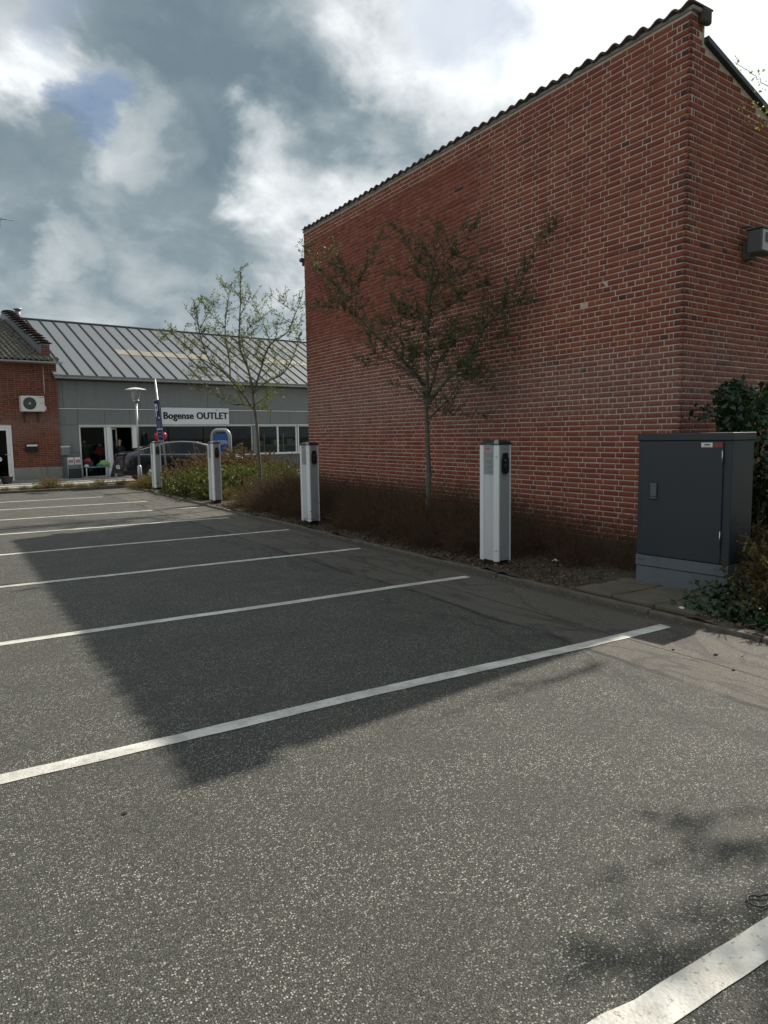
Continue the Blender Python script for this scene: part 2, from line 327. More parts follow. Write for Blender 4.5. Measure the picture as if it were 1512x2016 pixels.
pm('cloth_red', (0.40, 0.030, 0.035), 0.2, 10.0, 0.85, bump=0.2)
pm('cloth_white', (0.62, 0.63, 0.64), 0.15, 10.0, 0.85, bump=0.2)
pm('cloth_green', (0.22, 0.46, 0.12), 0.25, 10.0, 0.7, bump=0.2)
pm('cloth_teal', (0.05, 0.20, 0.26), 0.25, 10.0, 0.7, bump=0.2)
pm('paper', (0.70, 0.69, 0.66), 0.08, 20.0, 0.8, bump=0.1)
pm('paper_print', (0.36, 0.22, 0.22), 0.5, 60.0, 0.8, bump=0.0)
pm('grey_box', (0.20, 0.22, 0.235), 0.15, 4.0, 0.6, bump=0.05)
pm('aged_lamp', (0.115, 0.125, 0.125), 0.3, 12.0, 0.6, metal=0.2, bump=0.2, stain=0.4)
pm('lamp_face', (0.42, 0.44, 0.42), 0.25, 20.0, 0.35, bump=0.15, bscale=90, stain=0.4)
pm('stone_dark', (0.030, 0.027, 0.024), 0.4, 40.0, 0.9, bump=0.5)
pm('gravel', (0.30, 0.28, 0.25), 0.5, 20.0, 0.9, bump=0.4)
leaf_mat('leaf_tree', (0.055, 0.080, 0.035), (0.13, 0.16, 0.065), 0.5, 0.30)
leaf_mat('leaf_tree_far', (0.060, 0.090, 0.020), (0.18, 0.215, 0.050), 0.5, 0.40)
leaf_mat('leaf_brown', (0.070, 0.038, 0.018), (0.15, 0.088, 0.036), 0.8, 0.2)
leaf_mat('twig_brown', (0.055, 0.033, 0.019), (0.135, 0.085, 0.048), 0.85, 0.0)
leaf_mat('leaf_green', (0.016, 0.030, 0.008), (0.125, 0.138, 0.028), 0.5, 0.35)
leaf_mat('leaf_rust', (0.040, 0.024, 0.012), (0.155, 0.088, 0.028), 0.6, 0.3)
leaf_mat('leaf_yellow', (0.055, 0.042, 0.012), (0.24, 0.175, 0.040), 0.5, 0.35)
leaf_mat('leaf_bush', (0.034, 0.027, 0.012), (0.155, 0.122, 0.045), 0.5, 0.3)
leaf_mat('leaf_ivy', (0.010, 0.028, 0.012), (0.032, 0.060, 0.024), 0.22, 0.10, 'obj')
leaf_mat('leaf_ivy_mass', (0.010, 0.026, 0.012), (0.035, 0.060, 0.024), 0.25, 0.12)
leaf_mat('leaf_vine', (0.10, 0.14, 0.035), (0.25, 0.28, 0.07), 0.4, 0.4)
leaf_mat('leaf_litter', (0.055, 0.034, 0.020), (0.17, 0.115, 0.065), 0.9, 0.05)
glass_mat('glass_shop', (0.70, 0.74, 0.73), refl=.55); glass_mat('glass_car', (0.06, 0.07, 0.075), refl=1.0); glass_mat('glass_door', (0.30, 0.34, 0.34), refl=0.8)
emit_mat('lit_tube', (1.0, 0.95, 0.85), 1.6)
M = MATS

# ------------------------------------------------------------------ building blocks
def label(o, text=None, cat=None, group=None, kind=None):
    if text: o['label'] = text
    if cat: o['category'] = cat
    if group: o['group'] = group
    if kind: o['kind'] = kind
    return o
def thing(name, text, cat, loc=(0, 0, 0), rz=0.0, group=None, kind=None):
    o = bpy.data.objects.new(name, None); COL.objects.link(o); o.location = loc; o.rotation_euler = (0, 0, rz); o.empty_display_size = 0.2
    return label(o, text, cat, group, kind)
def link(name, me, parent=None):
    o = bpy.data.objects.new(name, me); COL.objects.link(o)
    if parent: o.parent = parent
    return o
def part(name, bm, mat, parent=None, smooth=False, normals=True):
    me = bpy.data.meshes.new(name)
    if normals: bmesh.ops.recalc_face_normals(bm, faces=bm.faces[:])
    if smooth:
        for f in bm.faces: f.smooth = True
    bm.to_mesh(me); bm.free()
    for x in (mat if isinstance(mat, (list, tuple)) else [mat]): me.materials.append(M[x])
    return link(name, me, parent)
def copy_thing(o, parent=None):
    c = o.copy(); COL.objects.link(c)
    if parent: c.parent = parent
    for ch in list(o.children): copy_thing(ch, c)
    return c
def nb(): return bmesh.new()
def box(bm, lo, hi, bev=0.0, seg=1, mi=0, mtx=None):
    lo = Vector(lo); hi = Vector(hi)
    r = bmesh.ops.create_cube(bm, size=1.0)
    vs = r['verts']
    for v in vs:
        v.co = Vector((lo[i] + (v.co[i] + 0.5) * (hi[i] - lo[i]) for i in range(3)))
    fs = set(f for v in vs for f in v.link_faces)
    if bev > 0:
        es = list(set(e for v in vs for e in v.link_edges))
        q = bmesh.ops.bevel(bm, geom=es, offset=bev, segments=seg, affect='EDGES', profile=0.5)
        fs = set(q['faces']) | set(f for f in fs if f.is_valid)
        vs = list(set(v for f in fs for v in f.verts))
    for f in fs: f.material_index = mi
    if mtx is not None:
        for v in vs: v.co = mtx @ v.co
    return vs
def frame_of(d):
    d = Vector(d).normalized(); a = Vector((0, 0, 1)) if abs(d.z) < 0.9 else Vector((1, 0, 0))
    u = a.cross(d).normalized(); return u, d.cross(u)
def tube(bm, pts, radii, n=8, caps=True, mi=0, smooth=True):
    pts = [Vector(p) for p in pts]
    if not isinstance(radii, (list, tuple)): radii = [radii] * len(pts)
    rings = []; u = None
    for i, p in enumerate(pts):
        d = (pts[min(i + 1, len(pts) - 1)] - pts[max(i - 1, 0)]).normalized()
        if u is None: u, w = frame_of(d)
        else:
            u = (u - d * u.dot(d)).normalized(); w = d.cross(u)
        rings.append([bm.verts.new(p + (u * math.cos(2 * math.pi * k / n) + w * math.sin(2 * math.pi * k / n)) * radii[i]) for k in range(n)])
    for a, b in zip(rings, rings[1:]):
        for k in range(n):
            f = bm.faces.new((a[k], a[(k + 1) % n], b[(k + 1) % n], b[k])); f.material_index = mi; f.smooth = smooth
    if caps:
        for r in (rings[0], rings[-1]):
            f = bm.faces.new(r); f.material_index = mi
    return rings
def lathe(bm, prof, n=20, c=(0, 0, 0), mi=0, sx=1.0, sy=1.0):
    rings = [[bm.verts.new((c[0] + r * sx * math.cos(2 * math.pi * k / n), c[1] + r * sy * math.sin(2 * math.pi * k / n), c[2] + z)) for k in range(n)] for r, z in prof]
    for a, b in zip(rings, rings[1:]):
        for k in range(n):
            f = bm.faces.new((a[k], a[(k + 1) % n], b[(k + 1) % n], b[k])); f.material_index = mi; f.smooth = True
    for r in (rings[0], rings[-1]):
        f = bm.faces.new(r); f.material_index = mi
def prism(bm, outline, o, u, v, w, depth, mi=0, bev=0.0):
    """closed outline in the (u, v) plane at o, given thickness depth along w"""
    o, u, v, w = Vector(o), Vector(u), Vector(v), Vector(w)
    a = [bm.verts.new(o + u * x + v * y) for x, y in outline]
    b = [bm.verts.new(o + u * x + v * y + w * depth) for x, y in outline]
    fs = [bm.faces.new(a), bm.faces.new(b[::-1])]
    n = len(a)
    for i in range(n): fs.append(bm.faces.new((a[i], b[i], b[(i + 1) % n], a[(i + 1) % n])))
    for f in fs: f.material_index = mi
    return fs
def np_mesh(name, V, F, mat, parent=None, rnd=None, smooth=False):
    """V (n,3), F (m,4); rnd one value per face, stored as face attribute"""
    me = bpy.data.meshes.new(name); V = np.asarray(V, np.float32); F = np.asarray(F, np.int32)
    k = F.shape[1]
    me.vertices.add(len(V)); me.vertices.foreach_set('co', V.ravel())
    me.loops.add(F.size); me.loops.foreach_set('vertex_index', F.ravel())
    me.polygons.add(len(F)); me.polygons.foreach_set('loop_start', np.arange(0, F.size, k, dtype=np.int32)); me.polygons.foreach_set('loop_total', np.full(len(F), k, np.int32))
    if smooth: me.polygons.foreach_set('use_smooth', np.ones(len(F), bool))
    if rnd is not None:
        a = me.attributes.new('rnd', 'FLOAT', 'FACE'); a.data.foreach_set('value', np.asarray(rnd, np.float32))
    me.update(calc_edges=True); me.validate()
    me.materials.append(M[mat])
    return link(name, me, parent)
def text_mesh(name, body, size, mat, parent, loc, rot, bold=0.0, align='LEFT', extrude=0.003, sx=1.0):
    """lettering as a mesh; weight comes from a few shifted copies, each a hair deeper than the last"""
    cu = bpy.data.curves.new(name, 'FONT'); cu.body = body; cu.size = size; cu.extrude = extrude; cu.align_x = align; cu.space_character = 1.0 + bold * 3
    o = bpy.data.objects.new(name, cu); COL.objects.link(o)
    dg = bpy.context.evaluated_depsgraph_get(); m0 = bpy.data.meshes.new_from_object(o.evaluated_get(dg))
    bpy.data.objects.remove(o); bpy.data.curves.remove(cu)
    bm = nb()
    sh = [(0, 0)] if not bold else [(math.cos(q) * bold, math.sin(q) * bold * .45) for q in np.linspace(0, 2 * math.pi, 9)[:8]] + [(0, 0)]
    for i, (dx, dy) in enumerate(sh):
        k = len(bm.verts); bm.from_mesh(m0); bm.verts.ensure_lookup_table()
        for v in bm.verts[k:]: v.co += Vector((dx, dy, i * extrude * .06))
    me = bpy.data.meshes.new(name); bm.to_mesh(me); bm.free(); bpy.data.meshes.remove(m0)
    me.materials.clear(); me.materials.append(M[mat]); me.name = name
    r = link(name, me, parent); r.location = loc; r.rotation_euler = rot; r.scale = (sx, 1, 1)
    return r

# ------------------------------------------------------------------ the ground
def sheet(name, x0, x1, y0, y1, z, mat, nx=1, ny=1, kind='structure', wob=0.0):
    bm = nb(); V = [[bm.verts.new((x0 + (x1 - x0) * i / nx, y0 + (y1 - y0) * j / ny, z + (RNG.normal() * wob if wob else 0))) for j in range(ny + 1)] for i in range(nx + 1)]
    for i in range(nx):
        for j in range(ny): bm.faces.new((V[i][j], V[i + 1][j], V[i + 1][j + 1], V[i][j + 1]))
    o = part(name, bm, mat, smooth=wob > 0); o['kind'] = kind; return o
sheet('ground', -900, 900, -900, 900, -0.06, 'earth')
sheet('parking_lot', -60, 5.05, -60, 23.86, 0.0, 'asphalt')
sheet('road', -60, 30, 25.75, 29.15, -0.004, 'far_road')
sheet('verge_strip', -60, 5.2, 23.98, 25.62, 0.012, 'soil', 120, 6, wob=0.012)
def soil_h(x, y):
    return 0.030 + 0.016 * math.sin(3.1 * x + 1.7 * y) + 0.018 * math.sin(5.3 * y - 2.2 * x) + 0.05 * max(0, min(1, (x - 5.5) / 1.2))
def bed(name, x0, x1, y0, y1, nx, ny):
    bm = nb(); V = [[bm.verts.new((x, y, (soil_h(x, y) + RNG.normal() * 0.008))) for y in np.linspace(y0, y1, ny)] for x in np.linspace(x0, x1, nx)]
    for i in range(nx - 1):
        for j in range(ny - 1): bm.faces.new((V[i][j], V[i + 1][j], V[i + 1][j + 1], V[i][j + 1]))
    o = part(name, bm, 'soil', smooth=True); o['kind'] = 'structure'
bed('planting_bed', 5.09, 7.02, 4.90, 14.75, 25, 110)
bed('planting_bed', 5.90, 16.0, -6.0, 4.9005, 90, 100)
bed('planting_bed', 5.09, 5.90, -6.0, 3.66, 10, 90)
bed('planting_bed', 5.09, 17.0, 14.75, 25.6, 60, 90)

# kerb stones: a low row along the bays, another across the far end
kerb = thing('kerb', 'low row of worn concrete kerb stones between the parking bays and the planting bed', 'kerb', (5.05, 0, 0), kind='structure')
def kerb_mesh(L):
    bm = nb(); box(bm, (0.012, 0, -0.12), (0.088, L - 0.010, 0.040), 0.014, 2)
    for v in bm.verts:
        if v.co.z > 0: v.co.x += 0.006 * math.sin(v.co.y * 17); v.co.z += RNG.normal() * 0.003
    return bm
k0 = part('kerb_stone', kerb_mesh(1.0), 'kerb', kerb); k0.location = (0, -8, 0)
for i in range(1, 32):
    c = k0.copy(); COL.objects.link(c); c.location = (random.uniform(-.006, .006), -8 + i, random.uniform(-.008, .006)); c.rotation_euler = (0, random.uniform(-.04, .04), random.uniform(-.006, .006))
kerb2 = thing('kerb', 'straight row of kerb stones across the far end of the parking lot', 'kerb', (0, 23.88, 0), kind='structure')
bm = nb(); box(bm, (0, 0, -0.1), (0.985, 0.11, 0.085), 0.012, 2)
k1 = part('kerb_stone', bm, 'kerb', kerb2); k1.location = (4.1, 0, 0)
for i in range(1, 30):
    c = k1.copy(); COL.objects.link(c); c.location = (4.1 - i, random.uniform(-.008, .008), random.uniform(-.008, .008))
kerb3 = thing('kerb', 'pale kerb and drain edge along the road before the shops', 'kerb', (0, 0, 0), kind='structure')
for (y0, y1, z) in ((25.63, 25.74, 0.06), (29.16, 29.28, 0.10)):
    bm = nb(); box(bm, (0, 0, -0.1), (0.985, y1 - y0, z), 0.012)
    q = part('kerb_stone', bm, 'far_pavement', kerb3); q.location = (9, y0, 0)
    for i in range(1, 32):
        c = q.copy(); COL.objects.link(c); c.location = (9 - i, y0, random.uniform(-.006, .006))
bm = nb(); box(bm, (-25, 27.15, -0.02), (14, 27.32, 0.004)); o = part('drain_channel', bm, 'stone_dark'); o['kind'] = 'structure'
# footway in front of the shops (follows the facade)
FA = rad(8.777); FO = Vector((4.108, 30.118, 0))
foot = thing('footway', 'grey paved footway running along the shop fronts', 'footway', FO, FA, kind='structure')
bm = nb(); box(bm, (-30, -1.5, -0.08), (20, 0.0, 0.02)); part('footway_base', bm, 'concrete', foot)
bm = nb(); box(bm, (0, 0, 0.0), (0.49, 0.49, 0.028), 0.006); q = None
for i in range(16):
    for j in range(3):
        if q is None: q = part('slab', bm, 'far_pavement', foot); c = q
        else: c = q.copy(); COL.objects.link(c)
        c.location = (-3.6 + 0.5 * i, -1.5 + 0.5 * j, random.uniform(-0.004, 0.002))

# painted bay lines
def bay_line(x0, x1, y, w=0.105):
    bm = nb(); n = 90; rows = []
    bow = random.uniform(-0.012, 0.012)
    for i in range(n + 1):
        x = x0 + (x1 - x0) * i / n
        yc = y + bow * math.sin(x * 0.55) + 0.012 * math.sin(x * 1.9 + y) * (1 if x > 1.5 else 0.3)
        e1, e2 = RNG.normal() * 0.0018, RNG.normal() * 0.0018
        rows.append((bm.verts.new((x + random.uniform(-.002, .002), yc - w / 2 + e1, 0.004)), bm.verts.new((x, yc + w / 2 + e2, 0.004))))
    for a, b in zip(rows, rows[1:]): bm.faces.new((a[0], b[0], b[1], a[1]))
    return bm
ys = [1.181, 3.655, 6.165, 8.625, 11.07, 13.50, 15.97, 18.30, 20.60]
xe = [4.86, 4.86, 4.82, 4.84, 4.87, 4.66, 4.80, 4.25, 3.62]
wh = ['nearest to the camera, crossing the lower right corner', 'second from the camera, crossing the dark shadow tip', 'third from the camera, ending short of the nearest charging post',
      'fourth from the camera, inside the big shadow', 'fifth from the camera, just before the second charging post', 'sixth from the camera, along the far edge of the shadow',
      'seventh from the camera, ending near the third charging post', 'eighth from the camera, in the sunlit far bays', 'farthest from the camera, ending short of the kerb']
for y, x1, tx in zip(ys, xe, wh):
    o = part('bay_line', bay_line(-5.5, x1, y, 0.110 if y < 4 else 0.105), 'road_paint'); o['kind'] = 'structure'
    label(o, 'white parking bay line ' + tx, 'bay line', 'white parking bay lines')

# paving slabs before the cabinet
pav = thing('paving', 'small patch of mossy concrete slabs before the grey cabinet', 'paving', (5.165, 3.62, 0), kind='structure')
bm = nb(); box(bm, (0, 0, -0.1), (0.77, 1.33, 0.035)); part('sand_bed', bm, 'soil', pav)
slabm = None
for j, (ya, yb) in enumerate(((0.0, 0.40), (0.412, 0.86), (0.872, 1.32))):
    cuts = [[0, .50, .765], [0, .27, .765], [0, .60, .765]][j]
    for a, b in zip(cuts, cuts[1:]):
        bm = nb(); box(bm, (a + 0.004, ya + 0.003, -0.05), (b - 0.004, yb - 0.003, 0.062 + random.uniform(-.006, .004)), 0.008, 2)
        for v in bm.verts: v.co.z += 0.006 * math.sin(9 * v.co.x + j) * (v.co.z > 0)
        part('slab', bm, 'slab', pav)

# ------------------------------------------------------------------ the brick building
GA = rad(5.7)                                       # the gable leaves the long wall at a little more than a right angle
BX, BY, BZ = 7.0, 5.167, 0.235
TOP = 5.93; LW = 9.53
gdir = Vector((math.cos(GA), math.sin(GA), 0)); gnor = Vector((math.sin(GA), -math.cos(GA), 0))
bld = thing('brick_building', 'tall red brick building with a blank side wall and a tiled wall top', 'building', (BX, BY, 0))
GW = 7.2; KS = 0.27
def gable_top(u):
    return TOP if u < 0.27 else 5.70 - KS * (u - 0.27) - 0.02
# mortar cores (set back 8 mm behind the brick faces)
bm = nb(); box(bm, (0.0045, 0.034, BZ), (0.26, LW, TOP))
box(bm, (0.0045, 0.008, BZ), (0.07, 0.0335, TOP))
core = part('long_wall', bm, 'mortar', bld)
bm = nb()
prism(bm, [(0.045, BZ), (GW, BZ), (GW, gable_top(GW)), (0.27, gable_top(0.28)), (0.27, TOP - 0.004), (0.045, TOP - 0.004)], gnor * -0.0045, gdir, (0, 0, 1), gnor * -1, 0.24)
gcore = part('gable_wall', bm, 'mortar', bld)
far = gdir * GW
bm = nb(); prism(bm, [(0.3, 0.22), (far.x, far.y + 0.2), (far.x + 0.3, LW - 0.05), (0.25, LW)], (0, 0, 0), (1, 0, 0), (0, 1, 0), (0, 0, 1), 3.6)
part('inner_block', bm, 'facade_wall', bld)
bm = nb(); box(bm, (-0.03, 0.0, -0.2), (0.25, LW + 0.02, BZ - 0.002), 0.01)
prism(bm, [(-0.0, -0.2), (GW, -0.2), (GW, BZ - 0.004), (-0.0, BZ - 0.004)], gnor * 0.028, gdir, (0, 0, 1), gnor * -1, 0.25)
part('plinth', bm, 'old_plinth', bld)

def course_bricks(L, z0, ztop, first):
    """Danish monk bond: two stretchers, one header, courses of 66.7 mm; L may depend on height through ztop(u)"""
    out = []; n = int((TOP - z0) / 0.0667); S, H, Q = 0.228, 0.108, 0.048
    for k in range(n):
        z = z0 + k * 0.0667; odd = (k + first) % 2; english = 1.75 < z < 3.25
        head = [H, Q] if odd else []                                         # header and closer at the corner of every other course
        body = ([H] if odd else [S]) if english else ([H, S, S] if odd else [S, S, H])
        u = 0.0; i = 0
        while u < L - 0.03:
            w0 = head[i] if i < len(head) else body[(i - len(head)) % len(body)]
            w = min(w0 * random.uniform(0.985, 1.012), L - u)
            if z + 0.06 < ztop(u) and z + 0.06 < ztop(u + w):
                r = random.uniform(.12, 1)
                if i == 0 and odd: r = random.uniform(0, 0.13)               # dark headers at the corner
                elif random.random() < (.03 if w0 < .2 else .006): r = random.uniform(0, 0.10)
                out.append((u, u + w, z, z + 0.0547, r, i == 0))
            u += w + 0.012; i += 1
    return out
def brick_geo(u0, u1, z0, z1, o, d, n, proud=0.0, bev=0.0024, jig=1.0):
    """chamfered brick face standing proud of the mortar: 12 verts, 9 quads"""
    t = random.gauss(0, 0.0013) * jig; tl = [random.gauss(0, 0.0007) * jig for _ in range(4)]
    a = random.gauss(0, 0.0011) * jig; u0 += a; u1 += a; b = random.gauss(0, 0.0010) * jig; z0 += b; z1 += b
    V = []
    for (uu, zz) in ((u0, z0), (u1, z0), (u1, z1), (u0, z1)): V.append(o + d * uu + Vector((0, 0, zz)) - n * 0.03)
    for (uu, zz) in ((u0, z0), (u1, z0), (u1, z1), (u0, z1)): V.append(o + d * uu + Vector((0, 0, zz)) + n * (t - bev))
    for (uu, zz), q in zip(((u0 + bev, z0 + bev), (u1 - bev, z0 + bev), (u1 - bev, z1 - bev), (u0 + bev, z1 - bev)), tl): V.append(o + d * uu + Vector((0, 0, zz)) + n * (t + q))
    F = []
    for s in (0, 4):
        for k in range(4): F.append((s + k, s + (k + 1) % 4, s + 4 + (k + 1) % 4, s + 4 + k))
    F.append((8, 9, 10, 11)); return V, F
def lay(lst, o, d, n, name, mat, parent, jig=1.0):
    V = []; F = []; R = []
    for b in lst:
        v, f = brick_geo(*b[:4], o, d, n, jig=jig); k = len(V); V += [tuple(x) for x in v]; F += [tuple(k + i for i in q) for q in f]; R += [b[4]] * 9
    ob = np_mesh(name, V, F, mat, parent, R); ob['kind'] = 'stuff'; return ob
camp = Vector((0, 0, 1.56))
WL = course_bricks(LW, BZ + 0.006, lambda u: TOP, 0); WG = course_bricks(GW, BZ + 0.006, gable_top, 1)
dL, nL = Vector((0, 1, 0)), Vector((-1, 0, 0))
def dist(b, d):
    p = Vector((BX, BY, 0)) + d * ((b[0] + b[1]) / 2) + Vector((0, 0, b[2])); return (p - camp).length
def pick(lst, d, k, ok):
    idx = sorted((i for i in range(len(lst)) if ok(lst[i])), key=lambda i: dist(lst[i], d) - (0.3 if lst[i][1] - lst[i][0] > .2 else 0)); return set(idx[:k])
selL = pick(WL, dL, 205, lambda b: b[2] > 0.9 or b[0] > 0.9); selG = pick(WG, gdir, 95, lambda b: b[2] > 1.62 and b[0] < 0.95)
var = {}
def brick_variant(hdr, q):
    if (hdr, q) not in var:
        w = 0.108 if hdr else 0.228; v, f = brick_geo(-w / 2, w / 2, -0.0273, 0.0273, Vector((0, 0, 0)), Vector((1, 0, 0)), Vector((0, -1, 0)))
        me = np_mesh('brick', [tuple(x) for x in v], f, 'brick_red', None, [(q + .5) / 14] * 9); var[(hdr, q)] = me.data; bpy.data.objects.remove(me)
    return var[(hdr, q)]
for lst, sel, d, n, par in ((WL, selL, dL, nL, core), (WG, selG, gdir, gnor, gcore)):
    rz = math.atan2(d.y, d.x) if par is gcore else math.pi / 2
    for i in sel:
        b = lst[i]; w = b[1] - b[0]; hdr = w < 0.17
        ob = link('brick', brick_variant(hdr, min(13, int(b[4] * 14))), par)
        c = d * ((b[0] + b[1]) / 2)
        ob.location = (c.x + random.gauss(0, .0008), c.y, (b[2] + b[3]) / 2 + random.gauss(0, .0006)); ob.scale = (w / (0.108 if hdr else 0.228), 1, 1)
        if par is core: ob.rotation_euler = (random.gauss(0, .004), 0, -math.pi / 2); ob.location.x = 0.0
        else: ob.rotation_euler = (random.gauss(0, .004), 0, rz)
    lay([b for i, b in enumerate(lst) if i not in sel], Vector((0, 0, 0)), d, n, 'brickwork', 'brick_red', bld)
# coping: pantiles laid across the wall head on a grey mortar fillet
bm = nb(); box(bm, (-0.012, -0.03, TOP), (0.27, LW + 0.02, TOP + 0.045), 0.006); part('mortar_fillet', bm, 'concrete', bld)
def pantile(bm, w, x0, x1, z0, z1, t=0.018, n=10):
    pr = [(w * i / n, 0.021 * math.sin(2 * math.pi * (i / n) * 0.92 + 0.5) + 0.006) for i in range(n + 1)]
    A = [bm.verts.new((x0, y, z0 + z)) for y, z in pr]; B = [bm.verts.new((x1, y, z1 + z)) for y, z in pr]
    A2 = [bm.verts.new((x0, y, z0 + z - t)) for y, z in pr]; B2 = [bm.verts.new((x1, y, z1 + z - t)) for y, z in pr]
    for i in range(n):
        for q in ((A[i], A[i + 1], B[i + 1], B[i]), (A2[i], B2[i], B2[i + 1], A2[i + 1]), (A[i], A2[i], A2[i + 1], A[i + 1]), (B[i], B[i + 1], B2[i + 1], B2[i])):
            f = bm.faces.new(q); f.smooth = q[0] in (A[i], A2[i]) and q[1] not in (A2[i],)
    bm.faces.new((A[0], B[0], B2[0], A2[0])); bm.faces.new((A[n], A2[n], B2[n], B[n]))
bm = nb(); pantile(bm, 0.212, -0.055, 0.30, 0.0, -0.015)
t0 = part('coping_tile', bm, 'clay_tile', bld); pitch = 0.1985; t0.location = (0, -0.045, TOP + .058)
for i in range(1, 48):
    c = t0.copy(); COL.objects.link(c); c.location = (random.uniform(-.012, .012), -0.045 + i * pitch, TOP + .058 + random.uniform(-.006, .006)); c.rotation_euler = (random.uniform(-.03, .03), random.uniform(-.03, .03), random.uniform(-.025, .025))
bm = nb(); box(bm, (0.13, -0.055, TOP - 0.10), (0.285, 0.02, TOP + 0.06), 0.03, 2); part('corner_tile', bm, 'clay_tile', bld)
# roof falling away from the wall head, with a dark verge flashing in lapped lengths
for i in range(5):
    u0 = 0.27 + i * 1.42; u1 = u0 + 1.45; bm = nb(); z = lambda u: 5.70 - KS * (u - 0.27) + 0.012 * (4 - i) * 0.4
    V = [gdir * u0 + Vector((0, -0.05, z(u0) + .02)), gdir * u1 + Vector((0, -0.05, z(u1) + .02))]
    p = [V[0], V[1], V[1] + Vector((0.1, LW - 0.7, 0)), Vector((V[0].x, LW + 0.05, V[0].z))]
    a = [bm.verts.new(q) for q in p]; b = [bm.verts.new(q - Vector((0, 0, 0.055))) for q in p]
    bm.faces.new(a); bm.faces.new(b[::-1])
    for k in range(4): bm.faces.new((a[k], b[k], b[(k + 1) % 4], a[(k + 1) % 4]))
    part('roof_sheet', bm, 'dark_sheet', bld)
bm = nb(); box(bm, (0.262, 0.06, 5.66), (0.285, LW, TOP), 0.003); part('flashing', bm, 'lead', bld)
bm = nb(); box(bm, (-0.06, LW, 5.34), (0.16, LW + 0.14, 5.42), 0.02); box(bm, (-0.02, LW + 0.01, 5.25), (0.05, LW + 0.08, 5.345), 0.01); part('gutter_end', bm, 'dark_sheet', bld)
# old floodlight on the gable
fl = thing('floodlight', 'old grey box floodlight fixed high on the narrow brick wall', 'floodlight', Vector((BX, BY, 0)) + gdir * 1.30 + Vector((0, 0, 3.72)), GA)
bm = nb(); box(bm, (-0.17, -0.27, -0.13), (0.17, -0.10, 0.13), 0.015, 2); box(bm, (-0.185, -0.285, 0.13), (0.185, -0.085, 0.145), 0.004); part('housing', bm, 'aged_lamp', fl)
bm = nb(); box(bm, (-0.155, -0.282, -0.115), (0.160, -0.2705, 0.117), 0.003); part('glass_face', bm, 'lamp_face', fl)
bm = nb(); box(bm, (-0.10, -0.295, -0.02), (0.10, -0.2825, 0.085), 0.004); part('lens_frame', bm, 'aged_lamp', fl)
bm = nb(); box(bm, (-0.05, -0.11, -0.17), (0.05, 0.0, -0.12), 0.008); box(bm, (-0.05, -0.02, -0.17), (0.05, 0.005, 0.02), 0.004); tube(bm, [(-.10, -.2, .13), (-.10, -.1, .19), (-.10, 0, .19)], .012, 8); part('bracket', bm, 'aged_lamp', fl)
tr_ = rad(0)
# ------------------------------------------------------------------ the cabinet
cab = thing('electrical_cabinet', 'dark grey metal electrical cabinet with a single door on a paler base', 'cabinet', (5.865, 4.79, 0.05), math.atan2(-0.993, 0.112))
# local x runs along the front from far to near, local y away from the parking side
W_, D_, H_ = 0.935, 0.40, 1.485
bm = nb(); box(bm, (0, 0.004, 0.29), (W_, D_, H_ - 0.07), 0.004); body = part('body', bm, 'cabinet_paint', cab)
bm = nb(); box(bm, (-0.005, -0.014, H_ - 0.07), (W_ + 0.014, D_ + 0.012, H_), 0.006, 2); part('lid', bm, 'cabinet_paint', cab)
bm = nb(); box(bm, (0.002, 0.0, -0.08), (W_ - 0.002, D_ - 0.01, 0.178), 0.005); part('base', bm, 'cabinet_base', cab)
bm = nb(); box(bm, (-0.002, -0.008, 0.184), (W_ + 0.002, D_, 0.288), 0.003); base2 = part('base_panel', bm, 'cabinet_base', cab)
for x in (0.035, 0.065, 0.10, W_ - 0.12, W_ - 0.075, W_ - 0.03):
    bm = nb(); tube(bm, [(x, -0.0125, 0.245 - (0.01 if 0.05 < x < 0.08 else 0)), (x, -0.006, 0.245 - (0.01 if 0.05 < x < 0.08 else 0))], 0.006, 8, smooth=False); part('screw', bm, 'dark_sheet', base2)
bm = nb(); box(bm, (0.048, -0.012, 0.296), (W_ - 0.078, 0.0035, H_ - 0.083), 0.004, 2); door = part('door', bm, 'cabinet_paint', cab)
bm = nb()
box(bm, (0.143, -0.0185, 0.84), (0.229, -0.0125, 1.018), 0.003); hnd = part('handle', bm, 'black_plastic', door)
bm = nb(); box(bm, (0.153, -0.0255, 0.878), (0.219, -0.0188, 1.005), 0.003, 2); part('lever', bm, 'cabinet_base', hnd)
bm = nb(); box(bm, (0.150, -0.0235, 0.855), (0.222, -0.0188, 0.872), 0.002); part('grip', bm, 'cabinet_base', hnd)
for z in (1.20, 0.47):
    bm = nb(); tube(bm, [(W_ - 0.082, -0.016, z), (W_ - 0.082, -0.016, z + 0.125)], 0.0055, 8); part('hinge', bm, 'steel', door)
bm = nb(); box(bm, (0.652, -0.0138, H_ - 0.131), (0.758, -0.0123, H_ - 0.089)); s1 = part('white_sticker', bm, 'paper', door)
bm = nb()
for a, b in ((0.690, 0.742), (0.700, 0.735)): pass
for i, (a, b) in enumerate(((.682, .694), (.697, .708), (.711, .722), (.725, .734))): box(bm, (a, -0.0146, H_ - 0.114), (b, -0.0140, H_ - 0.101))
box(bm, (0.672, -0.0146, H_ - 0.1245), (0.735, -0.0140, H_ - 0.1225)); part('print', bm, 'ink', s1)
bm = nb(); box(bm, (0.766, -0.0138, H_ - 0.131), (0.852, -0.0123, H_ - 0.089)); part('red_sticker', bm, 'red_faded', door)

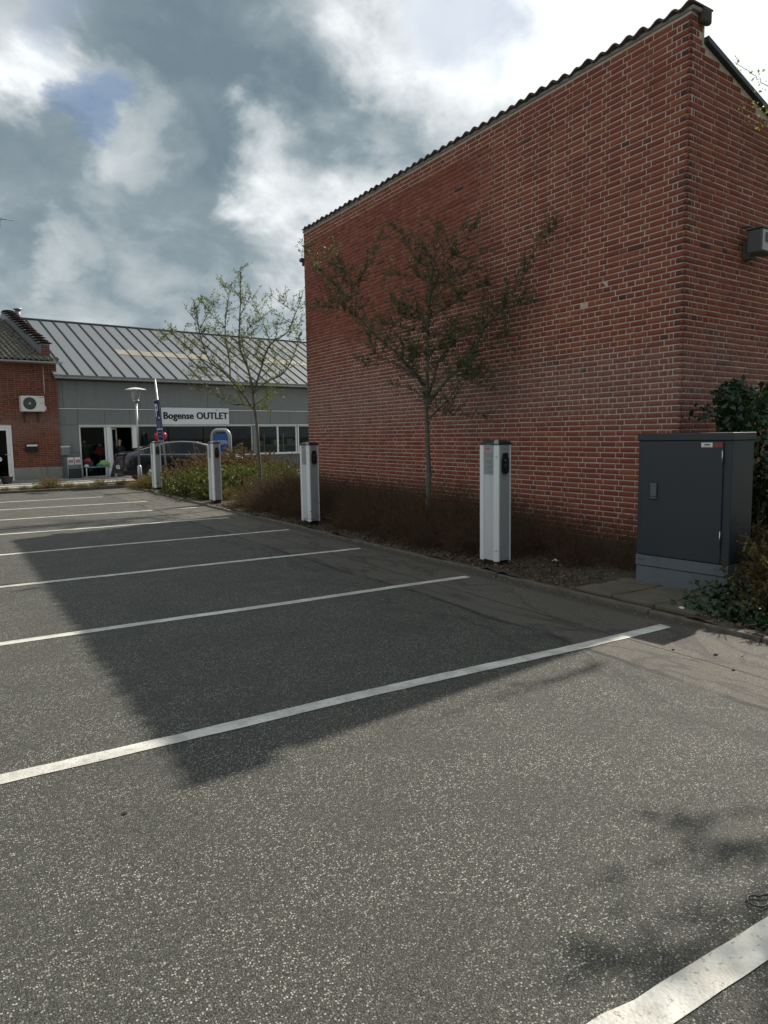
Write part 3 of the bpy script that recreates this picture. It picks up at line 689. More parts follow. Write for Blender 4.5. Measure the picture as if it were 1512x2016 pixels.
# ------------------------------------------------------------------ charging posts
def make_post():
    t = thing('charging_post', 'x', 'charging post')
    # footprint: front (towards the bays, -x) 0.29 long, side (-y) 0.22, chamfered shared corner
    X0, X1, Y0, Y1 = -0.11, 0.11, -0.145, 0.145; zb, zt = 0.085, 1.435; c = 0.042
    out = [(X0 + c, Y0), (X1 - .012, Y0), (X1, Y0 + .012), (X1, Y1 - .012), (X1 - .012, Y1), (X0 + c, Y1), (X0, Y1 - c), (X0, Y0 + c)]
    bm = nb(); prism(bm, out, (0, 0, zb), (1, 0, 0), (0, 1, 0), (0, 0, 1), zt - zb); body = part('body', bm, 'alu', t)
    bm = nb(); box(bm, (X0 + .03, Y0 + .03, -0.12), (X1 - .02, Y1 - .03, zb), 0.004); part('foot', bm, 'black_plastic', t)
    # pale edge strips
    def strip(a, b, off, z0=zb - .012, z1=zt - .002, mat='alu_pale', name='edge_strip', th=.006):
        a = Vector((*a, 0)); b = Vector((*b, 0)); d = (b - a).normalized(); n = Vector((d.y, -d.x, 0))
        bm = nb(); prism(bm, [(0, z0), ((b - a).length, z0), ((b - a).length, z1), (0, z1)], a + n * off, d, (0, 0, 1), n, th); return part(name, bm, mat, t)
    # corner order so that the normal d x z points outwards
    s = strip((X0, Y0 + c), (X0 + c, Y0), 0.0)                                   # shared corner
    strip((X0, Y1 - .004), (X0, Y1 - 0.07), 0.0005)                             # far edge of the front
    strip((X0 + c + .001, Y0), (X0 + c + .012, Y0), 0.0005, mat='alu_pale', th=.004)
    strip((X1 - .020, Y0), (X1 - .001, Y0), 0.0005, mat='alu_pale', th=.005)
    for z in (1.30, 0.20):
        m = Vector((X0 + c / 2, Y0 + c / 2, z)); n = Vector((-1, -1, 0)).normalized(); bm = nb(); tube(bm, [m + n * .006, m + n * .011, m + n * .014], [.0105, .0105, .006], 12); part('screw', bm, 'steel', t)
    # cap: two dark shallow domes and a grey rib over the corner
    bm = nb(); o2 = [(x * 1.09, y * 1.07) for x, y in out]
    prism(bm, o2, (0, 0, zt + .001), (1, 0, 0), (0, 1, 0), (0, 0, 1), .030)
    lo = [bm.verts.new((x, y, zt + .031)) for x, y in o2]; hi = [bm.verts.new((x * .62, y * .70, zt + .057)) for x, y in o2]
    for i in range(8): bm.faces.new((lo[i], lo[(i + 1) % 8], hi[(i + 1) % 8], hi[i]))
    bm.faces.new(hi); cap = part('cap', bm, 'black_cap', t)
    m = Vector((X0 + c / 2 - .012, Y0 + c / 2 - .012, zt)); bm = nb(); d = Vector((-1, 1, 0)).normalized(); n = Vector((1, 1, 0)).normalized()
    prism(bm, [(-.026, .012), (.026, .012), (.026, .034), (.020, .060), (-.020, .060), (-.026, .034)], m - n * .004, d, (0, 0, 1), n, .12); part('cap_rib', bm, 'alu_grey', cap)
    # printed instructions on the front
    bm = nb(); box(bm, (X0 - .0025, Y0 + c + .004, zt - .345), (X0 - .0004, Y1 - .074, zt - .004)); pn = part('instruction_panel', bm, 'print_panel', t)
    bm = nb(); y0, y1 = Y0 + c + .012, Y1 - .080; L = y1 - y0
    for z, a, b, h in ((.098, 0, .95, .004), (.118, 0.15, .95, .002), (.126, 0.15, .8, .002), (.134, .15, .9, .002), (.160, .55, .95, .003), (.176, .1, .9, .0022), (.184, .3, .9, .0022), (.192, .1, .95, .0022), (.200, .4, .9, .0022), (.208, .1, .85, .0022), (.216, .35, .9, .0022), (.240, .4, .95, .003), (.252, .1, .9, .0022), (.260, .2, .9, .0022), (.268, .1, .8, .0022), (.286, 0, .95, .003), (.300, .45, .95, .0022), (.308, .3, .95, .0022), (.316, .45, .9, .0022), (.324, .35, .95, .0022)):
        box(bm, (X0 - .0034, y1 - b * L, zt - z - h), (X0 - .0027, y1 - a * L, zt - z))
    part('print', bm, 'print_dark', pn)
    bm = nb()
    for z in (.128, .250): tube(bm, [(X0 - .0036, y0 + .012, zt - z), (X0 - .0026, y0 + .012, zt - z)], .006, 10)
    part('print', bm, 'ink', pn)
    lg = text_mesh('logo', 'e-on', .042, 'red_print', t, (X0 - .0034, y1 - .02, zt - .052), (math.pi / 2, 0, -math.pi / 2), .0012, extrude=.0004)
    # socket side
    bm = nb(); box(bm, (X0 + c + .014, Y0 - .0025, zb + .004), (X1 - .022, Y0 - .0004, zt - .006)); sd = part('side_panel', bm, 'alu_grey', t)
    cx = (X0 + c + X1 - .01) / 2; w = .044
    ol = [(-w, -.05), (-w * .86, -.084), (-w * .5, -.098), (w * .5, -.098), (w * .86, -.084), (w, -.05), (w, .052), (w * .80, .068), (w * .64, .112), (w * .5, .118), (-w * .5, .118), (-w * .64, .112), (-w * .80, .068), (-w, .052)]
    bm = nb(); ol = [(a * 1.12, b * 1.12) for a, b in ol]; prism(bm, ol, (cx, Y0 - .0027, zt - .225), (1, 0, 0), (0, 0, 1), (0, -1, 0), .020); sk = part('socket', bm, 'black_plastic', t)
    bm = nb(); tube(bm, [(cx, Y0 - .026, zt - .245), (cx, Y0 - .0232, zt - .245)], .031, 18); tube(bm, [(cx, Y0 - .03, zt - .245), (cx, Y0 - .0262, zt - .245)], [.018, .024], 18); part('socket_lid', bm, 'black_cap', sk)
    bm = nb(); tube(bm, [(cx - .004, Y0 - .027, zt - .178), (cx - .004, Y0 - .0229, zt - .178)], .008, 10); part('keyhole', bm, 'alu_grey', sk)
    bm = nb()
    for k in (-1, 0, 1): tube(bm, [(cx + k * .018, Y0 - .0036, zt - .048), (cx + k * .018, Y0 - .0026, zt - .048)], .006, 8)
    for k in (-1, 0, 1): box(bm, (cx + k * .045 - .006, Y0 - .0036, zb + .022), (cx + k * .045 + .006, Y0 - .0026, zb + .032))
    part('indicator', bm, 'print_dark', sd)
    text_mesh('logo', 'e-on', .030, 'red_print', t, (cx - .028, Y0 - .0034, zt - .365), (math.pi / 2, 0, 0), .0010, extrude=.0004)
    bm = nb()
    for z, a in ((.378, .028), (.388, .022), (.398, .026)): box(bm, (cx - a, Y0 - .0032, zt - z - .002), (cx + a, Y0 - .0026, zt - z))
    part('print', bm, 'print_dark', sd)
    return t
post = make_post()
tx = ['silver electric car charging post with red logo, nearest and largest of the four',
      'silver electric car charging post standing before the left edge of the brick wall',
      'silver charging post between green bushes, in front of the blue advertising board',
      'farthest silver charging post, standing before the dark parked car']
for i, (x, y, r, s) in enumerate(((5.395, 6.40, 0.0, .974), (5.375, 11.28, .02, .955), (5.40, 16.45, -.01, .965), (5.385, 21.80, .015, .965))):
    p = post if i == 0 else copy_thing(post)
    p.location = (x, y, 0.03); p.rotation_euler = (0, 0, r); p.scale = (s, s, s); label(p, tx[i], 'charging post', 'electric charging posts along the kerb')

# ------------------------------------------------------------------ vegetation
def unit(a): return a / (np.linalg.norm(a, axis=-1, keepdims=True) + 1e-9)
def sticks(P, R, sides=3):
    """P (N,K,3) polylines, R (N,K) radii -> verts, quad faces"""
    N, K, _ = P.shape
    T = unit(np.gradient(P, axis=1)); ref = unit(RNG.normal(size=(N, 1, 3)))
    U = unit(np.cross(T, ref)); Wv = np.cross(T, U)
    ang = np.arange(sides) * 2 * np.pi / sides
    V = P[:, :, None, :] + R[:, :, None, None] * (U[:, :, None, :] * np.cos(ang)[None, None, :, None] + Wv[:, :, None, :] * np.sin(ang)[None, None, :, None])
    idx = np.arange(N * K * sides).reshape(N, K, sides); a = idx[:, :-1]; b = idx[:, 1:]
    F = np.stack([a, np.roll(a, -1, 2), np.roll(b, -1, 2), b], -1).reshape(-1, 4)
    return V.reshape(-1, 3), F
def leaves(C, size, aspect=1.7, up=0.35, fold=0.25, dirs=None):
    """small pointed leaves (rhombus bent along the midrib: 2 quads... kept to one folded quad)"""
    N = len(C); d = unit(RNG.normal(size=(N, 3)) + np.array([0, 0, up])) if dirs is None else unit(dirs + RNG.normal(size=(N, 3)) * 0.75)
    n = unit(np.cross(d, RNG.normal(size=(N, 3)))); s = np.cross(n, d)
    L = (size * RNG.uniform(0.6, 1.25, N))[:, None]; w = L / aspect
    tip = C + d * L; l = C + d * L * 0.48 + s * w * 0.5 + n * w * fold; r = C + d * L * 0.48 - s * w * 0.5 + n * w * fold
    V = np.stack([C, r, tip, l], 1).reshape(-1, 3); F = np.arange(4 * N).reshape(N, 4); return V, F
def merge(parts):
    Vs, Fs, k = [], [], 0
    for V, F in parts: Vs.append(V); Fs.append(F + k); k += len(V)
    return np.concatenate(Vs), np.concatenate(Fs)

TREE_A=[
([[6.08,8.76,0.64],[6.09,8.75,1.52],[6.09,8.74,1.8],[6.1,8.74,2.02],[6.11,8.73,2.44],[6.12,8.73,2.77],[6.11,8.73,3.1],[6.15,8.7,3.64],[6.2,8.67,4.07],[6.24,8.64,4.48]],0.052,0.008),
([[6.11,8.73,1.79],[6.12,8.57,1.9],[6.2,8.37,2.03],[6.25,8.18,2.3],[6.26,8.02,2.52]],0.018,0.005),
([[6.11,8.73,2.02],[6.22,8.63,2.22],[6.36,8.51,2.41],[6.54,8.35,2.62],[6.63,8.26,2.86],[6.68,8.2,3.05],[6.84,8.06,3.25],[7.0,7.92,3.48],[7.11,7.81,3.68],[7.16,7.75,3.94],[7.27,7.65,4.18],[7.39,7.54,4.3]],0.03,0.004),
([[6.11,8.74,2.11],[6.22,8.77,2.45],[6.31,8.82,2.68],[6.49,8.8,2.84],[6.66,8.79,3.01],[6.86,8.76,3.06]],0.02,0.004),
([[6.09,8.75,2.18],[6.0,8.86,2.41],[5.88,9.0,2.66],[5.72,9.16,2.87],[5.6,9.3,3.04],[5.49,9.43,3.22],[5.34,9.59,3.39],[5.14,9.78,3.45],[5.01,9.93,3.51]],0.028,0.004),
([[5.5,9.45,3.23],[5.45,9.52,3.45],[5.43,9.58,3.67],[5.46,9.59,3.83],[5.63,9.51,4.1],[5.75,9.47,4.41]],0.014,0.003),
([[5.44,9.5,3.44],[5.32,9.64,3.56],[5.25,9.74,3.7],[5.1,9.89,3.88],[4.98,10.03,4.07],[4.91,10.13,4.26],[4.91,10.18,4.36]],0.014,0.003),
([[5.42,9.58,3.67],[5.31,9.65,3.85],[5.19,9.74,4.14],[5.11,9.79,4.3]],0.008,0.003),
([[5.23,9.71,3.69],[5.1,9.74,3.98],[4.99,9.76,4.15]],0.008,0.003),
([[6.07,8.76,2.29],[5.87,8.82,2.47],[5.63,8.9,2.6],[5.39,8.98,2.68],[5.27,8.98,2.76],[5.19,8.95,3.09]],0.018,0.004),
([[5.4,8.99,2.68],[5.2,9.0,2.59]],0.006,0.003),
([[6.12,8.73,3.41],[6.17,8.73,3.65],[6.27,8.7,3.76],[6.36,8.68,3.99],[6.52,8.61,4.16],[6.69,8.53,4.4],[6.84,8.47,4.6]],0.018,0.003),
([[6.15,8.7,3.9],[5.99,8.73,3.96],[5.85,8.73,4.05],[5.73,8.73,4.28],[5.55,8.76,4.41]],0.012,0.003),
([[6.11,8.73,3.19],[5.84,8.76,3.37],[5.62,8.75,3.44],[5.41,8.73,3.48]],0.011,0.003),
([[6.12,8.73,3.02],[5.97,8.96,3.08],[5.8,9.19,3.14],[5.72,9.37,3.19]],0.011,0.003),
([[6.12,8.73,2.97],[6.18,8.48,2.99],[6.26,8.22,3.0],[6.4,7.92,3.04]],0.012,0.003),
([[6.11,8.73,3.23],[6.41,8.65,3.37],[6.65,8.6,3.58],[6.86,8.57,3.71],[7.15,8.49,3.76]],0.012,0.003),
([[6.14,8.71,3.71],[6.06,8.91,3.85],[5.94,9.14,3.92],[5.81,9.37,3.91]],0.01,0.003),
([[6.27,8.75,3.71],[6.42,8.47,3.82],[6.5,8.26,3.91],[6.54,8.07,4.05]],0.01,0.003),
([[6.08,8.76,2.02],[5.9,8.76,2.2],[5.68,8.79,2.26],[5.52,8.78,2.26]],0.01,0.003),
([[6.14,8.59,1.9],[6.24,8.43,1.95],[6.36,8.26,1.9],[6.4,8.13,1.78],[6.49,7.98,1.8]],0.008,0.003),
([[6.35,8.5,2.41],[6.46,8.24,2.37],[6.58,7.98,2.42],[6.66,7.74,2.47]],0.01,0.003),
([[6.29,8.24,2.3],[6.36,8.01,2.29],[6.47,7.75,2.15]],0.007,0.003),
([[6.61,8.24,2.85],[6.85,8.2,2.88],[7.1,8.16,2.94],[7.28,8.16,2.97]],0.009,0.003),
([[6.83,8.05,3.25],[6.86,7.82,3.32],[6.96,7.53,3.33]],0.009,0.003),
([[6.65,8.17,3.04],[6.84,8.26,3.3],[7.0,8.35,3.51]],0.009,0.003),
([[5.73,9.18,2.87],[5.66,9.02,2.94],[5.73,8.76,2.95]],0.008,0.003),
([[5.89,9.01,2.66],[6.1,9.04,2.81],[6.13,9.21,2.87]],0.008,0.003),
([[6.12,8.73,2.66],[6.1,9.04,2.74],[6.07,9.37,2.86]],0.01,0.003),
([[6.12,8.73,2.77],[6.51,8.79,2.82],[6.72,8.98,3.17]],0.012,0.003),
([[6.11,8.73,3.13],[5.94,8.91,3.25],[5.8,9.07,3.35]],0.01,0.003),
([[6.11,8.73,3.32],[6.03,8.49,3.49],[6.09,8.14,3.48]],0.01,0.003),
([[6.17,8.69,3.9],[6.14,8.83,4.21],[6.13,8.97,4.37]],0.01,0.003),
([[6.19,8.68,3.97],[6.28,8.49,4.19],[6.38,8.3,4.37]],0.009,0.003)]
TREE_B=[
([[6.09,15.45,-0.17],[6.11,15.45,0.68],[6.08,15.46,1.16],[6.05,15.47,1.63],[6.03,15.48,2.13],[6.01,15.48,2.51],[6.0,15.49,2.81],[5.94,15.51,3.11],[5.82,15.56,3.39],[5.77,15.58,3.74],[5.79,15.57,4.06],[5.84,15.55,4.65],[5.85,15.55,5.26]],0.055,0.006),
([[6.02,15.48,2.18],[5.78,15.52,2.55],[5.56,15.56,2.83],[5.42,15.56,2.98],[5.18,15.6,3.12],[5.01,15.61,3.47],[4.92,15.59,3.8],[4.9,15.55,4.13],[4.84,15.52,4.46]],0.03,0.005),
([[5.54,15.56,2.9],[5.57,15.62,3.16],[5.54,15.71,3.62],[5.55,15.78,3.98],[5.59,15.83,4.33],[5.69,15.86,4.74],[5.55,15.99,5.0]],0.02,0.005),
([[6.04,15.47,2.46],[6.14,15.47,2.81],[6.28,15.46,3.17],[6.43,15.44,3.52],[6.59,15.42,3.72],[6.85,15.36,3.82],[6.98,15.34,4.1],[7.09,15.34,4.37],[7.24,15.32,4.73]],0.028,0.005),
([[6.06,15.47,2.55],[6.27,15.28,2.78],[6.56,15.06,2.89],[6.7,14.89,3.18],[6.75,14.76,3.42],[6.84,14.62,3.82]],0.018,0.005),
([[6.45,15.42,3.54],[6.47,15.52,3.72],[6.39,15.66,4.11],[6.33,15.79,4.43],[6.22,15.94,4.75]],0.014,0.004),
([[5.99,15.49,2.24],[5.75,15.48,2.3],[5.48,15.48,2.27],[5.22,15.47,2.42],[5.03,15.44,2.62],[4.8,15.43,2.66]],0.014,0.004),
([[6.05,15.47,2.27],[6.23,15.29,2.41],[6.37,15.13,2.53],[6.5,14.97,2.45]],0.01,0.004),
([[6.04,15.47,2.13],[6.3,15.59,2.28],[6.53,15.71,2.19]],0.008,0.004),
([[5.56,15.56,2.85],[5.19,15.88,2.96],[4.98,16.14,2.88],[4.8,16.39,2.98]],0.01,0.004),
([[5.18,15.6,3.12],[4.77,15.62,3.35],[4.44,15.6,3.67],[4.27,15.53,3.82]],0.012,0.004),
([[5.01,15.61,3.47],[4.75,15.88,3.67],[4.42,16.17,3.87],[4.35,16.36,3.77]],0.01,0.004),
([[6.97,15.32,4.1],[6.77,15.33,4.18],[6.63,15.31,4.29],[6.39,15.33,4.3]],0.009,0.004),
([[7.09,15.33,4.37],[6.95,15.44,4.44],[6.82,15.54,4.59],[6.56,15.7,4.82]],0.009,0.004),
([[5.94,15.51,3.11],[5.79,15.43,3.72],[5.94,15.23,4.02],[6.07,15.03,4.09]],0.012,0.004),
([[5.77,15.58,3.74],[6.14,15.7,3.82],[6.31,15.91,4.07]],0.01,0.004),
([[5.81,15.57,4.2],[5.98,15.6,4.49],[6.13,15.65,4.75]],0.009,0.004),
([[5.84,15.55,4.58],[5.67,15.51,4.79],[5.57,15.44,4.83]],0.008,0.004),
([[4.93,15.59,3.91],[4.8,15.75,4.2],[4.73,15.88,4.34]],0.008,0.004),
([[4.92,15.6,3.91],[5.13,15.69,4.21],[5.34,15.79,4.47],[5.21,16.02,4.63]],0.008,0.004),
([[5.55,15.78,3.98],[5.29,15.66,4.13],[4.97,15.58,4.43]],0.008,0.004),
([[6.29,15.48,3.17],[6.03,15.32,3.38],[6.01,15.06,3.55]],0.01,0.004),
([[6.13,15.44,2.81],[6.52,15.55,3.11],[6.78,15.72,3.5]],0.012,0.004),
([[5.57,15.77,3.63],[5.32,15.6,3.85],[5.04,15.44,3.9]],0.008,0.004),
([[5.82,15.56,3.39],[5.74,15.86,3.35],[5.74,16.13,3.56]],0.01,0.004),
([[6.59,15.42,3.72],[6.58,15.34,3.89],[6.55,15.27,4.04]],0.008,0.004),
([[6.85,15.37,3.82],[7.19,15.4,4.1],[7.31,15.51,4.29]],0.008,0.004),
([[5.18,15.6,3.12],[4.92,15.48,3.03],[4.58,15.4,3.08]],0.008,0.004)]

def resample(P, step):
    P = np.array(P, float); seg = np.linalg.norm(np.diff(P, axis=0), axis=1); t = np.r_[0, np.cumsum(seg)]
    n = max(2, int(t[-1] / step) + 1); tt = np.linspace(0, t[-1], n)
    return np.stack([np.interp(tt, t, P[:, i]) for i in range(3)], 1), tt / t[-1]
def tree(root, limbs, x_max, leafm, twig_len=0.34, n_leaf=5, leaf=0.034, seed=1, dens=1.0):
    global RNG
    RNG = np.random.default_rng(seed)
    loc = np.array(root.location)
    bm = nb(); tw = []; tr = []; LC = []; LD = []
    for li, (P, r0, r1) in enumerate(limbs):
        P = np.array(P, float)
        over = P[:, 0] > x_max
        P[over] = np.array([0, 0, 1.56]) + (P[over] - np.array([0, 0, 1.56])) * (x_max / P[over][:, 0])[:, None]
        Q, t = resample(P, 0.10)
        Q += np.cumsum(RNG.normal(size=Q.shape) * 0.006, 0) * np.minimum(1, t * 4)[:, None]
        # smooth the polyline
        for _ in range(2): Q[1:-1] = Q[1:-1] * .5 + (Q[:-2] + Q[2:]) * .25
        R = r0 + (r1 - r0) * t ** 0.8
        if li == 0: R = R * (1 + 0.45 * np.exp(-t * 30)) 
        tube(bm, [tuple(q - loc) for q in Q], list(R), 10 if r0 > .03 else 6)
        # side twigs and leaf tufts along each limb
        T = unit(np.gradient(Q, axis=0))
        start = 0.42 if li == 0 else 0.12
        for q, d, tt in zip(Q, T, t):
            if tt < start: continue
            k = RNG.poisson(1.15 * dens)
            for _ in range(k):
                o = unit(RNG.normal(size=3) + np.array([0, 0, .30])); o = unit(o - d * o.dot(d) * 0.5 + d * 0.55)
                L = twig_len * RNG.uniform(.2, 1.0) ** 1.3 * (1 - 0.35 * tt)
                pts = [q]
                for s in range(5):
                    o = unit(o + RNG.normal(size=3) * 0.20 + np.array([0, 0, .07])); pts.append(pts[-1] + o * L / 5)
                pts = np.array(pts)
                if pts[:, 0].max() > x_max + .10: continue
                tw.append(pts); tr.append(np.linspace(min(.0036, r0 * .45), .0013, 6))
                m = max(3, int(L / .026)); ss = np.linspace(.12, 1.0, m)
                for sv in ss:
                    c = np.array([np.interp(sv, np.linspace(0, 1, 6), pts[:, j]) for j in range(3)])
                    for _ in range(0 if RNG.random() < .30 else RNG.integers(1, n_leaf + 2)): LC.append(c + RNG.normal(size=3) * .013); LD.append(o)
    trunk = part('trunk', bm, 'bark', root, normals=False)
    crown_t = np_mesh('crown', *sticks(np.array(tw) - loc, np.array(tr)), 'twig', root)
    V, F = leaves(np.array(LC) - loc, leaf, 1.6, dirs=np.array(LD))
    f = np_mesh('foliage', V, F, leafm, crown_t, np.clip(RNG.normal(.5, .28, len(F)), 0, 1)); return root
ta = thing('young_tree', 'small spreading tree with sparse new leaves standing right before the brick wall', 'tree', (6.08, 8.76, 0), group='young trees in the planting bed')
TREE_A[0][0].insert(0, [6.08, 8.76, -.05])
tree(ta, TREE_A, 6.78, 'leaf_tree', 0.50, 4, 0.031, 3, 4.0)
tb = thing('young_tree', 'small sunlit tree with fine pale leaves standing before the shop with white sign', 'tree', (6.1, 15.45, 0), group='young trees in the planting bed')
TREE_B[0][0].insert(0, [TREE_B[0][0][0][0], TREE_B[0][0][0][1], -.05])
tb.location = (TREE_B[0][0][0][0], TREE_B[0][0][0][1], 0)
tree(tb, TREE_B, 9.0, 'leaf_tree_far', 0.52, 3, 0.034, 4, 2.6)
# a taller young tree stands just right of the picture; its soft shadow falls on the near bay
tc = thing('young_tree', 'young tree standing just beyond the right edge of the view', 'tree', (6.80, 2.66, 0), group='young trees in the planting bed')
def random_limbs(base, h, n, spread, seed):
    g = np.random.default_rng(seed); out = [([list(base), [base[0] + .02, base[1], h * .5], [base[0] - .03, base[1] + .02, h]], .05, .008)]
    for i in range(n):
        z = g.uniform(.60, .90) * h; a = g.uniform(0, 6.28); L = spread * g.uniform(.5, 1); p = np.array([base[0], base[1], z]); P = [p.tolist()]
        for s in range(5): p = p + np.array([math.cos(a) * L / 5, math.sin(a) * L / 5, L / 5 * g.uniform(.4, 1.0)]); a += g.normal() * .2; P.append(p.tolist())
        out.append((P, .018, .004))
    return out
tree(tc, random_limbs((6.86, 2.60, -.05), 5.3, 13, .80, 9), 8.4, 'leaf_tree', 0.40, 4, 0.040, 5, 1.9)

# shrubs: a bush is a mound of arching fine twigs with small leaves; a few meshes are shared
def shrub_mesh(seed, w, h, n, leafm, twigm, n_leaf, leaf, upright=0.6, stems=True, aspect=1.6, thick=.0024):
    global RNG
    RNG = np.random.default_rng(seed)
    base = np.stack([RNG.normal(0, w * .17, n), RNG.normal(0, w * .17, n), np.zeros(n)], 1)
    az = RNG.uniform(0, 2 * np.pi, n); el = np.arccos(np.clip(RNG.uniform(1 - upright * 1.25, 1, n), -1, 1))
    d = np.stack([np.cos(az) * np.sin(el), np.sin(az) * np.sin(el), np.cos(el)], 1)
    reach = np.minimum(h / np.maximum(d[:, 2], .25), w * .62 / np.maximum(np.sin(el), .2)) * RNG.uniform(.55, 1.08, n)
    K = 5; P = [base]; cur = base; dd = d
    for s in range(K - 1):
        dd = unit(dd + RNG.normal(size=(n, 3)) * .20 + np.array([0, 0, .03])); cur = cur + dd * (reach / (K - 1))[:, None]; P.append(cur)
    P = np.stack(P, 1)
    # side twigs
    k = np.repeat(np.arange(n), 3); t = RNG.uniform(.45, 1, len(k)) * (K - 1); i0 = np.minimum(t.astype(int), K - 2); fr = (t - i0)[:, None]
    q = P[k, i0] * (1 - fr) + P[k, i0 + 1] * fr; sd = unit(RNG.normal(size=(len(k), 3)) + d[k] * .9 + np.array([0, 0, .3])); sl_ = RNG.uniform(.05, .19, len(k))[:, None] * h * 1.3
    P2 = np.stack([q, q + sd * sl_ * .5 + RNG.normal(size=q.shape) * .008, q + sd * sl_ + RNG.normal(size=q.shape) * .016], 1)
    V1, F1 = sticks(P, np.linspace(thick, thick * .45, K)[None, :].repeat(n, 0)); V2, F2 = sticks(P2, np.linspace(thick * .6, thick * .3, 3)[None, :].repeat(len(k), 0))
    V, F = merge([(V1, F1), (V2, F2)]); r = np.r_[np.repeat(RNG.uniform(0, 1, n), (K - 1) * 3), np.repeat(RNG.uniform(0, 1, len(k)), 6)]
    st = np_mesh('stems', V, F, twigm, None, r)
    m = int(n * n_leaf); kk = RNG.integers(0, len(k), m); tt = RNG.uniform(.2, 1.05, m)[:, None]
    C = P2[kk, 0] * (1 - tt) + P2[kk, 2] * tt
    C[:, 2] = np.maximum(C[:, 2], .02)
    V, F = leaves(C, leaf, aspect, dirs=sd[kk]); lf = np_mesh('foliage', V, F, leafm, None, np.clip(RNG.normal(.5, .3, m), 0, 1))
    a, b = st.data, lf.data; bpy.data.objects.remove(st); bpy.data.objects.remove(lf); return a, b
def shrub(meshes, x, y, s, rz, text, group, name='shrub', cat='shrub', sz=1.0, z=None):
    t = thing(name, text, cat, (x, y, soil_h(x, y) - .02 if z is None else z), rz, group); t.scale = (s, s, s * sz)
    link('stems', meshes[0], t); link('foliage', meshes[1], t); return t
BS = shrub_mesh(29, 1.0, .80, 210, 'leaf_brown', 'twig_brown', 5, .026, .9, thick=.0030)
BR = [shrub_mesh(20 + i, 1.0, .70, 620, 'leaf_brown', 'twig_brown', 6, .020, .8) for i in range(3)]
g = random.Random(5)
tbrown = 'brown twiggy shrub, nearly leafless, in the hedge along the foot of the brick wall'
ORD = ['first', 'second', 'third', 'fourth', 'fifth', 'sixth', 'seventh', 'eighth', 'ninth', 'tenth', 'eleventh', 'twelfth', 'thirteenth', 'fourteenth', 'fifteenth']
n = 0
hedge = {'back': [(6.30, 6.75, .74), (6.55, 7.35, .88), (6.5, 8.15, 1.02), (6.55, 9.0, 1.08), (6.5, 9.9, 1.06), (6.55, 10.8, 1.04), (6.55, 11.8, 1.06), (6.5, 12.8, 1.04), (6.55, 13.8, 1.08), (6.6, 14.9, 1.05), (6.75, 15.9, .95), (7.4, 15.6, .85)],
         'front': [(5.98, 7.45, .84), (5.95, 8.4, .98), (6.0, 9.3, 1.02), (5.98, 10.2, 1.0), (6.2, 10.9, .9), (6.05, 11.7, .98), (6.0, 12.6, 1.02), (5.95, 13.5, 1.0), (5.98, 14.4, 1.0), (6.0, 15.3, .92)],
         'fringe': [(5.70, 7.35, .56), (5.68, 8.1, .62), (5.66, 8.9, .64), (5.70, 9.7, .66), (5.68, 10.4, .60), (5.70, 12.1, .66), (5.68, 12.8, .60), (5.66, 13.5, .60), (5.70, 14.2, .58)],
         'dry': [(6.35, 6.15, .74), (6.62, 5.75, .70), (6.15, 5.85, .55), (6.50, 5.35, .58), (5.85, 6.75, .52), (6.7, 6.4, .75), (6.25, 5.25, .40)]}
htext = {'back': ('brown twiggy shrub in the row against the brick wall, ', ' from the cabinet'), 'front': ('brown twiggy shrub in the front hedge row, ', ' behind the nearest charging post'),
         'fringe': ('knee high brown shrub at the hedge foot towards the kerb, ', ' from the nearest post'), 'dry': ('sparse dry shrub on the bare soil left of the cabinet, ', ' from the charging post')}
for kind_, lst_ in hedge.items():
    for i, (x, y, s) in enumerate(lst_):
        shrub(BR[n % 3] if kind_ != 'dry' else BS, x, y, s * 1.02, g.uniform(0, 6.28), htext[kind_][0] + ORD[i] + htext[kind_][1], 'brown shrubs below the brick wall', 'twiggy_shrub', sz=g.uniform(.92, 1.08)); n += 1
GR = [shrub_mesh(40 + i, 1.15, .62, 420, 'leaf_green', 'twig', 30, .055, 1.05, aspect=1.9) for i in range(2)]
RU = [shrub_mesh(50 + i, 1.1, .85, 420, 'leaf_rust', 'twig', 30, .042, 1.0, aspect=1.4) for i in range(2)]
YE = [shrub_mesh(60 + i, .9, .45, 420, 'leaf_yellow', 'twig_brown', 16, .030, .95) for i in range(2)]
for i, (x, y, s) in enumerate([(6.9, 16.9, .85), (5.85, 17.6, .85), (6.55, 17.9, 1.0), (7.6, 18.0, .9), (7.0, 18.6, 1.1), (6.0, 18.7, 1.0), (7.9, 19.2, 1.0), (6.6, 19.6, 1.2), (5.9, 19.9, 1.0), (6.1, 20.6, .95)]):
    shrub(GR[i % 2], x, y, s, g.uniform(0, 6.28), 'spreading shrub with yellow green shoots behind the third charging post, ' + ORD[i] + ' from the slim tree', 'green spreading shrubs', 'evergreen_shrub', sz=g.uniform(.85, 1.1))
for i, (x, y, s) in enumerate([(7.3, 20.6, 1.25), (6.5, 20.9, 1.15), (8.1, 21.2, 1.2), (7.0, 21.6, 1.25), (6.4, 21.9, 1.0), (7.9, 22.2, 1.2), (9.0, 21.4, 1.0)]):
    shrub(RU[i % 2], x, y, s, g.uniform(0, 6.28), 'rust tinged rounded shrub in front of the dark car, ' + ORD[i] + ' from the green shrubs', 'rust coloured shrubs before the car', 'rusty_shrub', sz=g.uniform(.9, 1.08))
for i, (x, y, s) in enumerate([(5.75, 18.0, .55), (5.72, 19.2, .6), (5.7, 20.4, .6), (5.75, 16.9, .6), (5.8, 15.4, .65), (5.8, 14.2, .5)]):
    shrub(YE[i % 2], x, y, s, g.uniform(0, 6.28), 'low olive brown shrub at the kerb, ' + ORD[i] + ' counted from the farthest stretch of hedge', 'low olive shrubs along the kerb', 'low_shrub')
